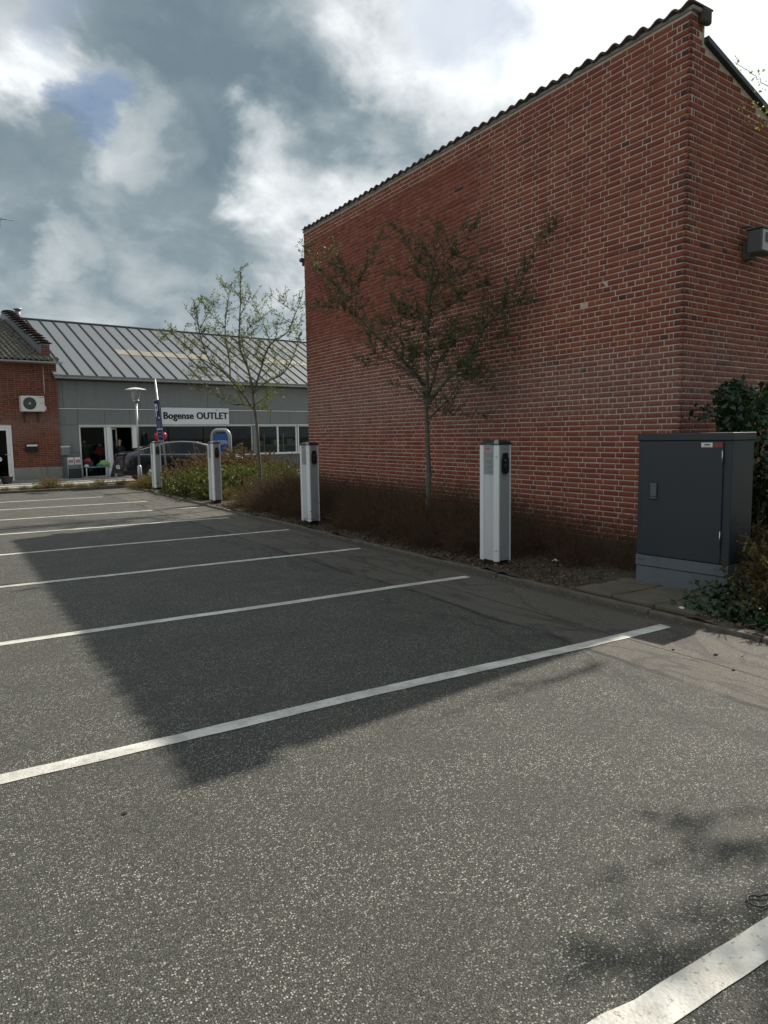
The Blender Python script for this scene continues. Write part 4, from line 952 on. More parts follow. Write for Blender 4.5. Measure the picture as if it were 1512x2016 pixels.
for i, (x, y, s) in enumerate([(5.4, 22.7, .85), (5.85, 22.9, .95), (6.1, 22.2, .9), (5.6, 23.4, .85), (6.4, 23.2, .8), (5.2, 23.3, .6), (6.9, 23.4, .8)]):
    shrub(YE[i % 2], x, y, s, g.uniform(0, 6.28), 'low yellowish shrub at the lot corner around the farthest charging post, ' + ORD[i] + ' along the corner', 'yellowish shrubs at the lot corner', 'yellow_shrub')
for (x, y, s, tx_) in ((2.82, 24.75, .80, 'rounded yellow green bush before the corner of the brick house'), (1.55, 24.6, .30, 'small pale tuft in the strip before the glass door, nearest the left edge'), (2.05, 24.7, .32, 'small pale tuft in the strip below the grey plinth of the brick house'),
                         (2.4, 24.65, .30, 'small tuft just left of the rounded yellow bush'), (3.35, 24.6, .42, 'low brownish plant before the newspaper rack'), (3.75, 24.7, .34, 'small green tuft before the goods table'), (4.30, 24.75, .55, 'low straw coloured plant before the dark car'), (4.9, 24.4, .5, 'low plant beside the street lamp foot'), (4.1, 24.4, .28, 'tiny tuft right of the goods table')):
    shrub(YE[n % 2], x, y, s, n, tx_, 'plants in the strip before the road', 'strip_plant', 'plant', z=.01); n += 1
# the lit bush in front of the cabinet and the dry twigs at its foot
YB = shrub_mesh(71, .86, .62, 900, 'leaf_bush', 'twig_brown', 120, .0165, .95)
shrub(YB, 5.97, 3.20, .92, .4, 'yellow brown small-leaved bush growing against the right side of the cabinet', None, 'cabinet_bush', 'bush', sz=1.12)
YB2 = shrub_mesh(72, .8, .6, 600, 'leaf_bush', 'twig_brown', 55, .0155, .9)
t_ = shrub(YB, 6.42, 3.42, .92, 3.3, 'yellow brown bush squeezed between the cabinet side and the ivy thicket', None, 'cabinet_bush', 'bush', sz=1.15)
shrub(YB2, 6.55, 2.75, 1.0, 2.4, 'yellow brown bush at the right picture edge behind the ivy', None, 'edge_bush', 'bush')
# ivy: lobed leaves; the large ones along the paving are single leaves
def ivy_leaf_mesh(seed, big=1.0):
    q = random.Random(seed); ol = [(0, -.1), (.32, -.26), (.52, .02), (.30, .22), (.40, .55), (.14, .52), (0, 1.0), (-.14, .52), (-.40, .55), (-.30, .22), (-.52, .02), (-.32, -.26)]
    bm = nb(); c = bm.verts.new((0, .2, .05)); vs = [bm.verts.new((x * q.uniform(.85, 1.1), y * q.uniform(.9, 1.1), -.10 * abs(x) * 2 + q.uniform(-.03, .03))) for x, y in ol]
    for i in range(12): bm.faces.new((c, vs[i], vs[(i + 1) % 12]))
    me = bpy.data.meshes.new('leaf'); bm.to_mesh(me); bm.free(); me.materials.append(M['leaf_ivy']); return me
IV = [ivy_leaf_mesh(i) for i in range(4)]
def place_leaf(par, p, nrm, s):
    o = link('leaf', IV[g.randrange(4)], par); o.location = p; o.rotation_euler = (Vector(nrm).normalized().to_track_quat('Z', 'Y') @ Matrix.Rotation(g.uniform(0, 6.28), 3, 'Z').to_quaternion()).to_euler(); o.scale = (s, s, s)
ivg = thing('ground_ivy', 'dark glossy ivy creeping over the kerb edge before the cabinet bush', 'ivy', (5.4, 3.3, 0))
under = []
for i in range(1500):
    x = 5.24 + 1.2 * g.random() ** 1.1; y = 3.84 - 1.6 * g.random()
    if x < 5.40 and y > 3.70: continue
    if x > 5.85 and y > 3.78: continue
    under.append((x - 5.4, y - 3.3, .03 + .17 * g.random() * min(1, (x - 5.12) * 2.2)))
RNG = np.random.default_rng(78); V, F = leaves(np.array(under), .058, 1.15, .3, .2); o = np_mesh('foliage', V, F, 'leaf_ivy_mass', ivg, np.clip(RNG.normal(.35, .3, len(F)), 0, 1)); o['kind'] = 'stuff'
stems = []
for i in range(290):
    t = g.random(); x = 5.28 + 1.0 * g.random() ** 1.2; y = 3.98 - 1.5 * g.random() ** 1.2 - .04 * (x - 5.25)
    if x < 5.42 and y > 3.80 and g.random() < .6: continue
    if x > 5.85 and y > 3.80: continue
    h = .06 + .20 * g.random() * min(1, (x - 5.15) * 2.2)
    place_leaf(ivg, (x - 5.4, y - 3.3, h), (g.gauss(-.35, .5), g.gauss(-.4, .5), 1), g.uniform(.040, .074))
for i in range(26):
    a = g.uniform(0, 6.28); x = g.uniform(5.3, 6.2); y = g.uniform(2.5, 3.5); stems.append([[x - 5.4 + math.cos(a) * .09 * k, y - 3.3 + math.sin(a) * .09 * k, .05 + .03 * math.sin(k)] for k in range(5)])
np_mesh('stem', *sticks(np.array(stems), np.full((26, 5), .004)), 'twig', ivg)
ivm = thing('ivy_mass', 'tall dark green ivy thicket behind the right side of the cabinet', 'ivy', (7.32, 4.35, 0))
C = []
for i in range(9000):
    u = g.random(); z = 1.93 * g.random() ** .85; r = .62 * (1 - .22 * z / 2) * math.sqrt(g.uniform(.25, 1)); a = g.uniform(0, 6.28)
    x = r * math.cos(a) * .95 + .12 * math.sin(3 * z); y = r * math.sin(a) * .95 + .1 * math.cos(2.6 * z)
    z += .10 * math.sin(4 * x + 2) + .06 * math.sin(9 * y)
    if 7.32 + x < 6.76 and 4.35 + y > 3.75 and z < 1.60: continue
    if 4.35 + y > 5.10 + (x + .25) * .1: continue
    C.append((x, y, max(z, .03)))
for i in range(60):                                                      # shoots reaching over the cabinet towards the left
    C.append((-.50 - .32 * g.random(), .25 + g.gauss(0, .12), 1.62 + .10 * g.random() + .12 * g.random()))
C = np.array(C); front = np.argsort(C[:, 1] + C[:, 0] * .8 + (C[:, 2] < .9) * 1.0)[:230]; rest = np.setdiff1d(np.arange(len(C)), front)
for i in front: place_leaf(ivm, C[i], (C[i][0] * 1.2 - .5 + g.gauss(0, .4), C[i][1] * 1.2 - .6 + g.gauss(0, .4), .7), g.uniform(.030, .055))
RNG = np.random.default_rng(77)
V, F = leaves(C[rest], .062, 1.15, .2, .2); o = np_mesh('foliage', V, F, 'leaf_ivy_mass', ivm, np.clip(RNG.normal(.4, .3, len(F)), 0, 1)); o['kind'] = 'stuff'
st = []
for i in range(40):
    a = g.uniform(0, 6.28); p = np.array([g.uniform(-.35, .35), g.uniform(-.35, .3), 0.]); L = []
    for k in range(7): L.append(p.copy()); p = p + np.array([g.gauss(0, .07), g.gauss(0, .07), .28])
    st.append(L)
np_mesh('stem', *sticks(np.array(st), np.linspace(.014, .004, 7)[None].repeat(40, 0)), 'twig', ivm)
# shoots of a climber on the gable, catching the sun
def vine(text, pts, k, spread):
    t = thing('climbing_vine', text, 'vine', pts[0], 0, 'climber shoots on the narrow wall'); Q, tt = resample([np.array(p) - np.array(pts[0]) for p in pts], .05)
    Q[1:-1] += RNG.normal(size=Q[1:-1].shape) * .012
    bm = nb(); tube(bm, [tuple(q) for q in Q], list(np.linspace(.006, .002, len(Q))), 5); part('stem', bm, 'twig', t)
    idx = RNG.integers(0, len(Q), k); Cc = Q[idx] + RNG.normal(size=(k, 3)) * np.array([spread, spread * .5, spread]); V, F = leaves(Cc, .036, 1.5, .1); np_mesh('foliage', V, F, 'leaf_vine', t, RNG.uniform(0, 1, k))
vine('pale climber shoot hanging along the sloping roof edge at the top right', [(9.0, 5.02, 5.16), (8.5, 4.98, 5.27), (8.1, 4.97, 5.35), (7.75, 4.98, 5.42), (7.52, 5.0, 5.47)], 80, .045)
vine('upper horizontal climber shoot on the narrow wall at the right edge', [(8.9, 5.0, 5.18), (8.5, 4.95, 5.16), (8.15, 4.93, 5.13), (7.85, 4.95, 5.06), (7.7, 4.97, 5.03)], 85, .04)
vine('lower horizontal climber shoot on the narrow wall above the floodlight', [(8.9, 5.0, 5.02), (8.5, 4.95, 5.02), (8.15, 4.93, 4.96), (7.85, 4.96, 4.90), (7.74, 4.98, 4.89)], 70, .035)
# leaf litter, gravel and small weeds on the soil
RNG = np.random.default_rng(31)
k = 5200; x = np.r_[RNG.uniform(5.17, 6.9, k // 2), 5.17 + RNG.exponential(.28, k // 2)]; y = RNG.uniform(1.5, 16, k); x = np.clip(x, 5.17, 6.95)
ok = ~((x < 6.35) & (y > 3.6) & (y < 4.98)); x = x[ok]; y = y[ok]
C = np.stack([x, y, [soil_h(a, b) + .012 for a, b in zip(x, y)]], 1); V, F = leaves(C, .042, 1.5, .0, .3, np.stack([RNG.normal(size=len(x)), RNG.normal(size=len(x)), np.full(len(x), .05)], 1))
o = np_mesh('leaf_litter', V, F, 'leaf_litter', None, RNG.uniform(0, 1, len(F))); label(o, 'brown fallen leaves and bits scattered on the bed soil', 'leaf litter', kind='stuff')
def chips(name, mat, pts, s, text, cat):
    V, F, k = [], [], 0
    cube = np.array([(-1, -1, -1), (1, -1, -1), (1, 1, -1), (-1, 1, -1), (-1, -1, 1), (1, -1, 1), (1, 1, 1), (-1, 1, 1)], float); fc = np.array([(0, 3, 2, 1), (4, 5, 6, 7), (0, 1, 5, 4), (1, 2, 6, 5), (2, 3, 7, 6), (3, 0, 4, 7)])
    for p in pts:
        a = cube * RNG.uniform(.5, 1.1, (8, 1)) * RNG.uniform(.35, 1, 3) * s * RNG.uniform(.5, 1.2); th = RNG.uniform(0, 6.28); R_ = np.array([[math.cos(th), -math.sin(th), 0], [math.sin(th), math.cos(th), 0], [0, 0, 1]]); V.append(a @ R_.T + p); F.append(fc + k); k += 8
    o = np_mesh(name, np.concatenate(V), np.concatenate(F), mat); label(o, text, cat, kind='stuff')
k = 420; x = 5.18 + RNG.exponential(.20, k); y = RNG.uniform(2, 15, k); ok = (x < 6.9) & ~((x < 6.35) & (y > 3.6) & (y < 4.98)); chips('gravel', 'gravel', [(a, b, soil_h(a, b) + .006) for a, b in zip(x[ok], y[ok])], .010, 'pale gravel bits in the soil behind the kerb', 'gravel')
k = 260; x = 5.05 - RNG.exponential(.05, k); y = RNG.uniform(2, 16, k); chips('gutter_grit', 'gravel', [(a, b, .004) for a, b in zip(x, y)], .006, 'grit and leaf bits swept along the kerb foot', 'grit')

# ------------------------------------------------------------------ the shop (local x along the front, local y into the building)
shop = thing('shop_building', 'long grey shop building with large dark windows and a seamed metal roof', 'shop', FO, FA)
S0, S1 = -0.42, 18.0
bm = nb()
box(bm, (S0, 0.03, 2.10), (S1, 0.28, 3.90))                                   # band over the openings
box(bm, (2.72, 0.03, 0.0), (S1, 0.28, 0.74))                                  # breast wall
box(bm, (S0, 0.03, 0.0), (0.48, 0.28, 2.10)); box(bm, (8.12, 0.03, 0.74), (8.42, 0.28, 2.10)); box(bm, (12.72, 0.03, 0.74), (S1, 0.28, 2.10))
part('wall', bm, 'facade_wall', shop)
x = S0
for i, w in enumerate([0.88, 1.02, 1.02, 1.12, 1.10, 1.12, 1.12, 1.1, 1.02, 1.02, 1.02, 1.02, 1.02, 1.02, 1.02, 1.02, 1.02]):
    bm = nb(); box(bm, (x + .006, 0.0, 2.125), (x + w - .006, 0.026, 2.715), .004); part('facade_panel', bm, 'facade_panel', shop); x += w
x = S0
for w in (.36, 3.0, 3.0, 3.0, 3.0, 3.0, 3.0):
    bm = nb(); box(bm, (x + .006, -.012, 2.765), (min(x + w, S1) - .006, 0.026, 3.80), .004); part('facade_panel', bm, 'facade_panel', shop); x += w
for a, b, z0, z1 in ((S0, 0.46, 1.05, 2.115), (S0, 0.46, 0.02, 1.04), (8.13, 8.41, .75, 2.115)):
    bm = nb(); box(bm, (a + .006, 0.004, z0), (b, 0.026, z1), .004); part('facade_panel', bm, 'facade_panel', shop)
bm = nb(); box(bm, (S0, -.035, 2.720), (S1, 0.0, 2.752), .004); part('ledge', bm, 'white_paint', shop)
bm = nb(); box(bm, (0.46, -.03, 2.082), (S1, 0.02, 2.118), .004); part('ledge', bm, 'white_paint', shop)
bm = nb(); box(bm, (2.70, -.05, 0.735), (S1, 0.06, 0.775), .004); part('window_sill', bm, 'white_paint', shop)
def window(a, b, z0, z1, mull=(), fw=.06, y=.05, glass='glass_shop', name='window'):
    bm = nb(); box(bm, (a, y, z0), (a + fw, y + .07, z1)); box(bm, (b - fw, y, z0), (b, y + .07, z1)); box(bm, (a + fw, y, z1 - fw), (b - fw, y + .07, z1)); box(bm, (a + fw, y, z0), (b - fw, y + .07, z0 + fw * .8))
    for m in mull: box(bm, (m - .04, y - .003, z0 + fw * .8), (m + .04, y + .072, z1 - fw))
    f = part(name, bm, 'white_paint', shop); e = [a + fw] + [q for m in mull for q in (m - .04, m + .04)] + [b - fw]
    for i in range(0, len(e), 2):
        bm = nb(); box(bm, (e[i], y + .03, z0 + fw * .8), (e[i + 1], y + .04, z1 - fw)); part('pane', bm, glass, f)
    return f
window(.48, 1.52, .06, 2.085)
window(8.42, 10.54, .775, 2.085, (9.48,)); window(10.60, 12.72, .775, 2.085, (11.66,))
def dark_window(a, b):
    bm = nb(); box(bm, (a, .05, 2.045), (b, .12, 2.085)); box(bm, (a, .05, .775), (b, .12, .80)); f = part('window', bm, 'white_paint', shop)
    bm = nb(); box(bm, (b - .03, .05, .80), (b, .12, 2.045)); part('frame', bm, 'white_paint', f)
    for m in (4.15, 5.75, 7.0):
        bm = nb(); box(bm, (m - .02, .05, .80), (m + .02, .11, 2.045)); part('mullion', bm, 'car_trim', f)
    for p, q in ((a, 4.13), (4.17, 5.73), (5.77, 6.98), (7.02, b - .03)):
        bm = nb(); box(bm, (p, .08, .80), (q, .09, 2.045)); part('pane', bm, 'glass_shop', f)
dark_window(2.78, 8.12)
# the door: white post, open white door leaf, dark opening
bm = nb(); box(bm, (1.54, .02, .02), (1.70, .14, 2.083), .006); box(bm, (2.58, .02, .02), (2.76, .14, 2.083), .006); box(bm, (1.70, .04, 2.02), (2.58, .12, 2.083)); dfr = part('door_frame', bm, 'white_paint', shop)
bm = nb(); box(bm, (1.74, .16, .04), (1.80, .20, 2.0)); box(bm, (2.02, .42, .04), (2.08, .46, 2.0)); prism(bm, [(0, 0), (.36, 0), (.36, .07), (0, .07)], (1.78, .17, 1.93), (.74, .67, 0), (0, 0, 1), (-.67, .74, 0), .035); prism(bm, [(0, 0), (.36, 0), (.36, .12), (0, .12)], (1.78, .17, .04), (.74, .67, 0), (0, 0, 1), (-.67, .74, 0), .035); dl = part('door', bm, 'white_paint', shop)
bm = nb(); prism(bm, [(0, 0), (.34, 0), (.34, 1.77), (0, 1.77)], (1.80, .19, .16), (.74, .67, 0), (0, 0, 1), (-.67, .74, 0), .008); part('pane', bm, 'glass_shop', dl)
# inside: a deep dim sales room
bm = nb(); box(bm, (S0 + .1, .30, -.02), (S1 - .1, 9.0, .02)); part('room_floor', bm, 'room_floor', shop)
bm = nb(); box(bm, (S0 + .1, 9.0, .0), (S1 - .1, 9.15, 3.0)); box(bm, (S0, .28, 0), (S0 + .12, 9.15, 3.9)); box(bm, (S1 - .1, .28, 0), (S1, 9.15, 3.9)); box(bm, (S0 + .1, .29, 2.72), (S1 - .1, 9.0, 2.80)); part('room_wall', bm, 'room', shop)
bm = nb(); box(bm, (8.26, .3, .02), (8.32, 5.2, 2.7)); box(bm, (7.1, 2.6, .02), (8.1, 2.68, 2.6)); part('partition', bm, 'room', shop)
for a, b, y in ((.72, .98, 2.4), (1.98, 2.2, 2.4)):
    bm = nb(); box(bm, (a, y, 2.62), (b, y + .12, 2.66)); part('ceiling_lamp', bm, 'lit_tube', shop)
# roof
RZ0, RZ1, RY0, RY1 = 3.99, 6.75, -.36, 5.0
rs = Vector((0, RY1 - RY0, RZ1 - RZ0)); rl = rs.length; rd = rs.normalized(); rn = Vector((0, -rd.z, rd.y))
bm = nb(); prism(bm, [(S0 + .02, RY0), (S0 + .02, RY1), (S0 + .02, 10.4)][:0] or [(RY0, RZ0), (RY1, RZ1), (10.4, 4.0), (10.4, 3.93), (RY1, RZ1 - .08), (RY0, RZ0 - .07)], (S0 - .02, 0, 0), (0, 1, 0), (0, 0, 1), (1, 0, 0), 19.5); part('roof', bm, 'roof_sheet', shop)
sm = None
for i in range(36):
    s = -0.455 + i * .5425
    if sm is None:
        bm = nb(); box(bm, (-.017, 0, 0), (.017, rl, .042)); sm = part('roof_seam', bm, 'roof_seam', shop); q = sm
    else: q = sm.copy(); COL.objects.link(q)
    q.location = (s, RY0, RZ0); q.rotation_euler = (math.atan2(rd.z, rd.y), 0, 0)
for i in range(6, 34):
    s = -0.455 + i * .5425; bm = nb(); y0 = 2.42; w = .56 + .05 * math.sin(i * 2.1)
    p = Vector((0, RY0, RZ0)) + rd * (y0) + rn * .006
    if i in (14, 15, 16, 17, 18): continue
    prism(bm, [(s + .02, 0), (s + .52, 0), (s + .52, w), (s + .02, w)], p, (1, 0, 0), rd, rn, .01); part('roof_light', bm, 'roof_light', shop)
bm = nb(); box(bm, (S0 - .02, RY1 - .11, RZ1 - .02), (19, RY1 + .11, RZ1 + .045), .02); part('ridge_cap', bm, 'roof_sheet', shop)
bm = nb(); box(bm, (S0 - .01, -.33, 3.905), (19, -.30, 3.955)); box(bm, (S0 - .01, -.30, 3.90), (19, .05, 3.915)); part('fascia', bm, 'roof_seam', shop)
gp = [(math.cos(a) * .065, math.sin(a) * .06) for a in np.linspace(math.pi, 2 * math.pi, 9)] + [(.055, 0), (-.055, 0)]
for i in range(7):
    bm = nb(); prism(bm, gp, (S0 + .005 + i * 2.75, -.395, 3.905), (0, 1, 0), (0, 0, 1), (1, 0, 0), 2.735); part('gutter', bm, 'gutter', shop)
fl_ = thing('flue_pipe', 'short grey metal flue with a flat hood above the left end of the shop roof', 'flue', FO + Matrix.Rotation(FA, 3, 'Z') @ Vector((-.20, 5.0, 6.50)), FA)
bm = nb(); tube(bm, [(0, 0, 0), (0, 0, .60)], .115, 16); part('pipe', bm, 'lead', fl_)
bm = nb(); tube(bm, [(0, 0, .60), (0, 0, .63), (0, 0, .67)], [.18, .19, .14], 16); part('hood', bm, 'galvanised', fl_)
def inshop(x, y, z=0.0): return FO + Matrix.Rotation(FA, 3, 'Z') @ Vector((x, y, z))
# the sign
sg = thing('shop_sign', 'long white shop sign with bold black lettering Bogense OUTLET', 'sign', inshop(3.815, -.075, 2.125), FA)
bm = nb(); box(bm, (0, 0, 0), (3.10, .055, .70), .006); part('board', bm, 'sign_white', sg)
lt = text_mesh('lettering', 'Bogense OUTLET', .40, 'ink', sg, (0, 0, 0), (math.pi / 2, 0, 0), .020, extrude=.004)
xs = [v.co.x for v in lt.data.vertices]; lt.scale = (2.98 / (max(xs) - min(xs)), 1.0, 1); lt.location = (.065 - min(xs) * lt.scale[0], -.003, .235)
# things in and before the shop
def mannequin():
    t = thing('mannequin', 'headless dress form in an olive green top behind the left shop window', 'mannequin', inshop(.88, .75, .02), FA)
    bm = nb(); tube(bm, [(0, 0, 0), (0, 0, .02)], .17, 16); tube(bm, [(0, 0, .02), (0, 0, .75)], .015, 8); part('stand', bm, 'galvanised', t)
    bm = nb(); lathe(bm, [(.05, 1.36), (.052, 1.42), (.055, 1.47), (.03, 1.49)], 14, sy=.9); part('neck', bm, 'paper', t)
    bm = nb(); lathe(bm, [(.24, .70), (.22, .80), (.175, .98), (.165, 1.06), (.20, 1.20), (.215, 1.28), (.16, 1.35), (.07, 1.39)], 20, sy=.62)
    for s in (-1, 1): tube(bm, [(s * .17, 0, 1.33), (s * .245, 0, 1.24), (s * .275, .01, 1.08)], [.075, .07, .075], 10)
    part('top', bm, 'cloth_olive', t)
mannequin()
t = thing('red_jacket', 'red jacket with white collar hanging beside the left shop window post', 'jacket', inshop(1.42, .55, .02), FA)
bm = nb(); lathe(bm, [(.10, .82), (.125, .95), (.115, 1.1), (.12, 1.2), (.07, 1.27)], 12, sy=.6); tube(bm, [(-.09, 0, 1.22), (-.15, 0, 1.05), (-.15, .02, .88)], [.045, .045, .04], 8); tube(bm, [(.09, 0, 1.22), (.15, 0, 1.05), (.15, .02, .88)], [.045, .045, .04], 8); part('body', bm, 'cloth_red', t)
bm = nb(); lathe(bm, [(.075, 1.25), (.085, 1.30), (.05, 1.34)], 12, sy=.7); part('collar', bm, 'cloth_white', t)
bm = nb(); tube(bm, [(0, 0, 0), (0, 0, 1.4)], .012, 6); tube(bm, [(0, 0, 0), (0, 0, .03)], .16, 12); part('stand', bm, 'galvanised', t)
t = thing('goods_table', 'low white framed table piled with bright goods under the left shop window', 'table', inshop(.46, -.62, .02), FA)
bm = nb(); box(bm, (0, 0, .44), (.93, .5, .48), .006); part('table_top', bm, 'grey_box', t)
for x, y in ((.02, .02), (.91, .02), (.02, .48), (.91, .48)):
    bm = nb(); tube(bm, [(x, y, 0), (x, y, .44)], .018, 6); part('leg', bm, 'white_paint', t)
bm = nb(); tube(bm, [(.02, .02, .03), (.91, .02, .03)], .016, 6); part('rail', bm, 'white_paint', t)
def bundle(name, text, cat, mat, x, y, z, sx, sy, sz, seed):
    q = np.random.default_rng(seed); bm = nb(); bmesh.ops.create_icosphere(bm, subdivisions=3, radius=1)
    for v in bm.verts:
        c = v.co.copy(); k = 1 + .10 * math.sin(5 * c.x + seed) + .10 * math.sin(6 * c.y + 2 * seed) + .06 * math.sin(9 * c.z + seed) + q.normal() * .025
        v.co = Vector((c.x * sx * k, c.y * sy * k, max(c.z, -.55) * sz * k + .55 * sz))
    o = part(name, bm, mat, smooth=True); o.location = inshop(x, y, z); o.rotation_euler = (0, 0, FA); label(o, text, cat); return o
t = thing('goods_crate', 'blue crate of goods on the low table under the left shop window', 'crate', inshop(.62, -.40, .50), FA)
bm = nb(); box(bm, (-.15, -.13, 0), (.15, .13, .012)); box(bm, (-.15, -.13, .012), (.15, -.115, .17)); box(bm, (-.15, .115, .012), (.15, .13, .17)); box(bm, (-.15, -.115, .012), (-.135, .115, .17)); box(bm, (.135, -.115, .012), (.15, .115, .17)); part('box', bm, 'denim', t)
bundle('cloth_pile', 'heap of red cloth on top of the blue crate', 'cloth', 'cloth_red', .62, -.40, .665, .13, .11, .10, 1)
bundle('goods_bag', 'bright green bag at the right end of the goods table', 'bag', 'cloth_green', 1.22, -.40, .50, .21, .16, .15, 2)
bundle('goods_bag', 'pale teal bundle in front of the green bag', 'bag', 'cloth_teal', 1.02, -.50, .50, .12, .09, .08, 3)
bundle('goods_bag', 'white bundle at the left end of the goods table', 'bag', 'cloth_white', .50, -.55, .50, .08, .07, .06, 4)
t = thing('newspaper_rack', 'tubular metal rack holding printed papers at the left end of the shop front', 'rack', inshop(-.24, -.75, .02), FA)
for x in (0, .52):
    bm = nb(); tube(bm, [(x, 0, 0), (x, .0, .78), (x, .10, .86), (x, .34, .86), (x, .36, 0)], .014, 6); part('side_frame', bm, 'galvanised', t)
for z in (.80, .72, .66, .60, .54, .48):
    bm = nb(); tube(bm, [(0, .01, z - .02), (.52, .01, z - .02)], .006, 5); part('wire', bm, 'galvanised', t)
bm = nb(); box(bm, (.02, .03, .08), (.50, .05, .44)); part('board', bm, 'cabinet_paint', t)
for x in (.03, .28):
    bm = nb(); mx = Matrix.Translation((x, .02, .60)) @ Matrix.Rotation(rad(-14), 4, 'X'); box(bm, (0, 0, 0), (.21, .03, .27), mtx=mx); p = part('paper_stack', bm, 'paper', t)
    bm = nb(); box(bm, (.02, -.002, .06), (.19, -.0005, .19), mtx=mx); part('print', bm, 'paper_print', p)
t = thing('wall_box', 'grey wall box with a pale lid beside the newspaper rack', 'box', inshop(-.27, -.17, .96), FA)
bm = nb(); box(bm, (0, 0, 0), (.31, .17, .30), .008); part('body', bm, 'grey_box', t)
bm = nb(); box(bm, (-.012, -.015, .302), (.322, .17, .355), .008); part('lid', bm, 'paper', t)
t = thing('folding_board', 'dark folding advertising board seen edge on beside the shop door', 'board', inshop(1.50, -.9, .02), FA + rad(84))
for s in (-1, 1):
    bm = nb(); mx = Matrix.Translation((0, s * .17, 0)) @ Matrix.Rotation(rad(s * 15), 4, 'X'); box(bm, (-.28, -.012, .02), (.28, .012, .62), .004, mtx=mx); part('panel', bm, 'cabinet_paint', t)
bm = nb(); tube(bm, [(-.28, 0, .635), (.28, 0, .635)], .012, 6); part('hinge', bm, 'galvanised', t)
# inside behind the right windows
def stool(x, y):
    t = thing('white_stool', 'small white square stool behind the dark shop window', 'stool', inshop(x, y, .38), FA); bm = nb(); box(bm, (-.22, -.2, .70), (.22, .2, .745), .005); part('seat', bm, 'white_paint', t)
    for a in (-1, 1):
        for b in (-1, 1):
            bm = nb(); box(bm, (a * .19 - .02, b * .17 - .02, -.36), (a * .19 + .02, b * .17 + .02, .70)); part('leg', bm, 'white_paint', t)
    bm = nb(); box(bm, (-.14, -.15, .44), (.14, -.02, .64), .01); part('box', bm, 'cloth_white', t)
stool(7.70, .75)
t = thing('white_cloth_figure', 'pale draped display form low behind the dark shop window beside the blue board', 'display', inshop(6.95, .8, .02), FA)
bm = nb(); lathe(bm, [(.22, .72), (.30, .95), (.20, 1.10), (.06, 1.32), (.02, 1.5)], 14, sy=.7); part('drape', bm, 'cloth_white', t)
bm = nb(); tube(bm, [(-.1, 0, 0), (-.1, 0, .75)], .02, 6); tube(bm, [(.15, 0, 0), (.15, 0, .75)], .02, 6); part('stand', bm, 'galvanised', t)
for x, tx_ in ((9.18, 'left slim white display post behind the right shop windows'), (10.24, 'right slim pale display post behind the right shop windows')):
    t = thing('display_post', tx_, 'post', inshop(x, .8, .02), FA, 'display posts'); bm = nb(); box(bm, (-.025, -.025, 0), (.025, .025, 1.68)); part('pole', bm, 'white_paint', t); bm = nb(); tube(bm, [(0, 0, 0), (0, 0, .02)], .15, 12); part('foot', bm, 'galvanised', t)
t = thing('shop_counter', 'long display counter with boxes behind the right shop windows', 'counter', inshop(8.55, 1.3, .02), FA)
bm = nb(); box(bm, (0, 0, 0), (3.8, .6, 1.10)); part('body', bm, 'grey_box', t); bm = nb(); box(bm, (-.03, -.03, 1.10), (3.83, .63, 1.14)); part('top', bm, 'paper', t)
for i, (x, w, h, m, tx_) in enumerate(((.75, .22, .16, 'cloth_white', 'leftmost white box on the shop counter'), (1.55, .30, .22, 'paper', 'larger white box on the shop counter'), (1.95, .18, .15, 'cloth_teal', 'teal box on the shop counter near the right post'), (2.35, .30, .24, 'cloth_white', 'tall pale box on the counter at the right window'), (2.72, .22, .18, 'paper', 'rightmost visible box on the shop counter'))):
    t = thing('goods_box', tx_, 'box', inshop(8.55 + x, 1.45, 1.16), FA); bm = nb(); box(bm, (0, 0, 0), (w, .25, h), .006); part('body', bm, m, t); bm = nb(); box(bm, (-.004, -.004, h), (w + .004, .254, h + .03), .004); part('lid', bm, 'paper', t)
for x, m, tx_ in ((9.78, 'cloth_red', 'pinkish goods bundle low behind the right shop window'), (10.15, 'cloth_teal', 'blue goods bundle low behind the right shop window')): bundle('goods_bundle', tx_, 'bundle', m, x, .95, .60, .17, .12, .16, int(x * 3)); 
for o in [o for o in COL.objects if o.name.startswith('goods_bundle')]:
    q = thing('goods_plinth', 'low pale plinth under the ' + ('pinkish' if o.data.materials[0].name == 'cloth_red' else 'blue') + ' goods bundle', 'plinth', o.location - Vector((0, 0, .58)), FA); bm = nb(); box(bm, (-.2, -.16, 0), (.2, .16, .56)); part('block', bm, 'room', q); bm = nb(); box(bm, (-.21, -.17, .56), (.21, .17, .585)); part('top', bm, 'paper', q)

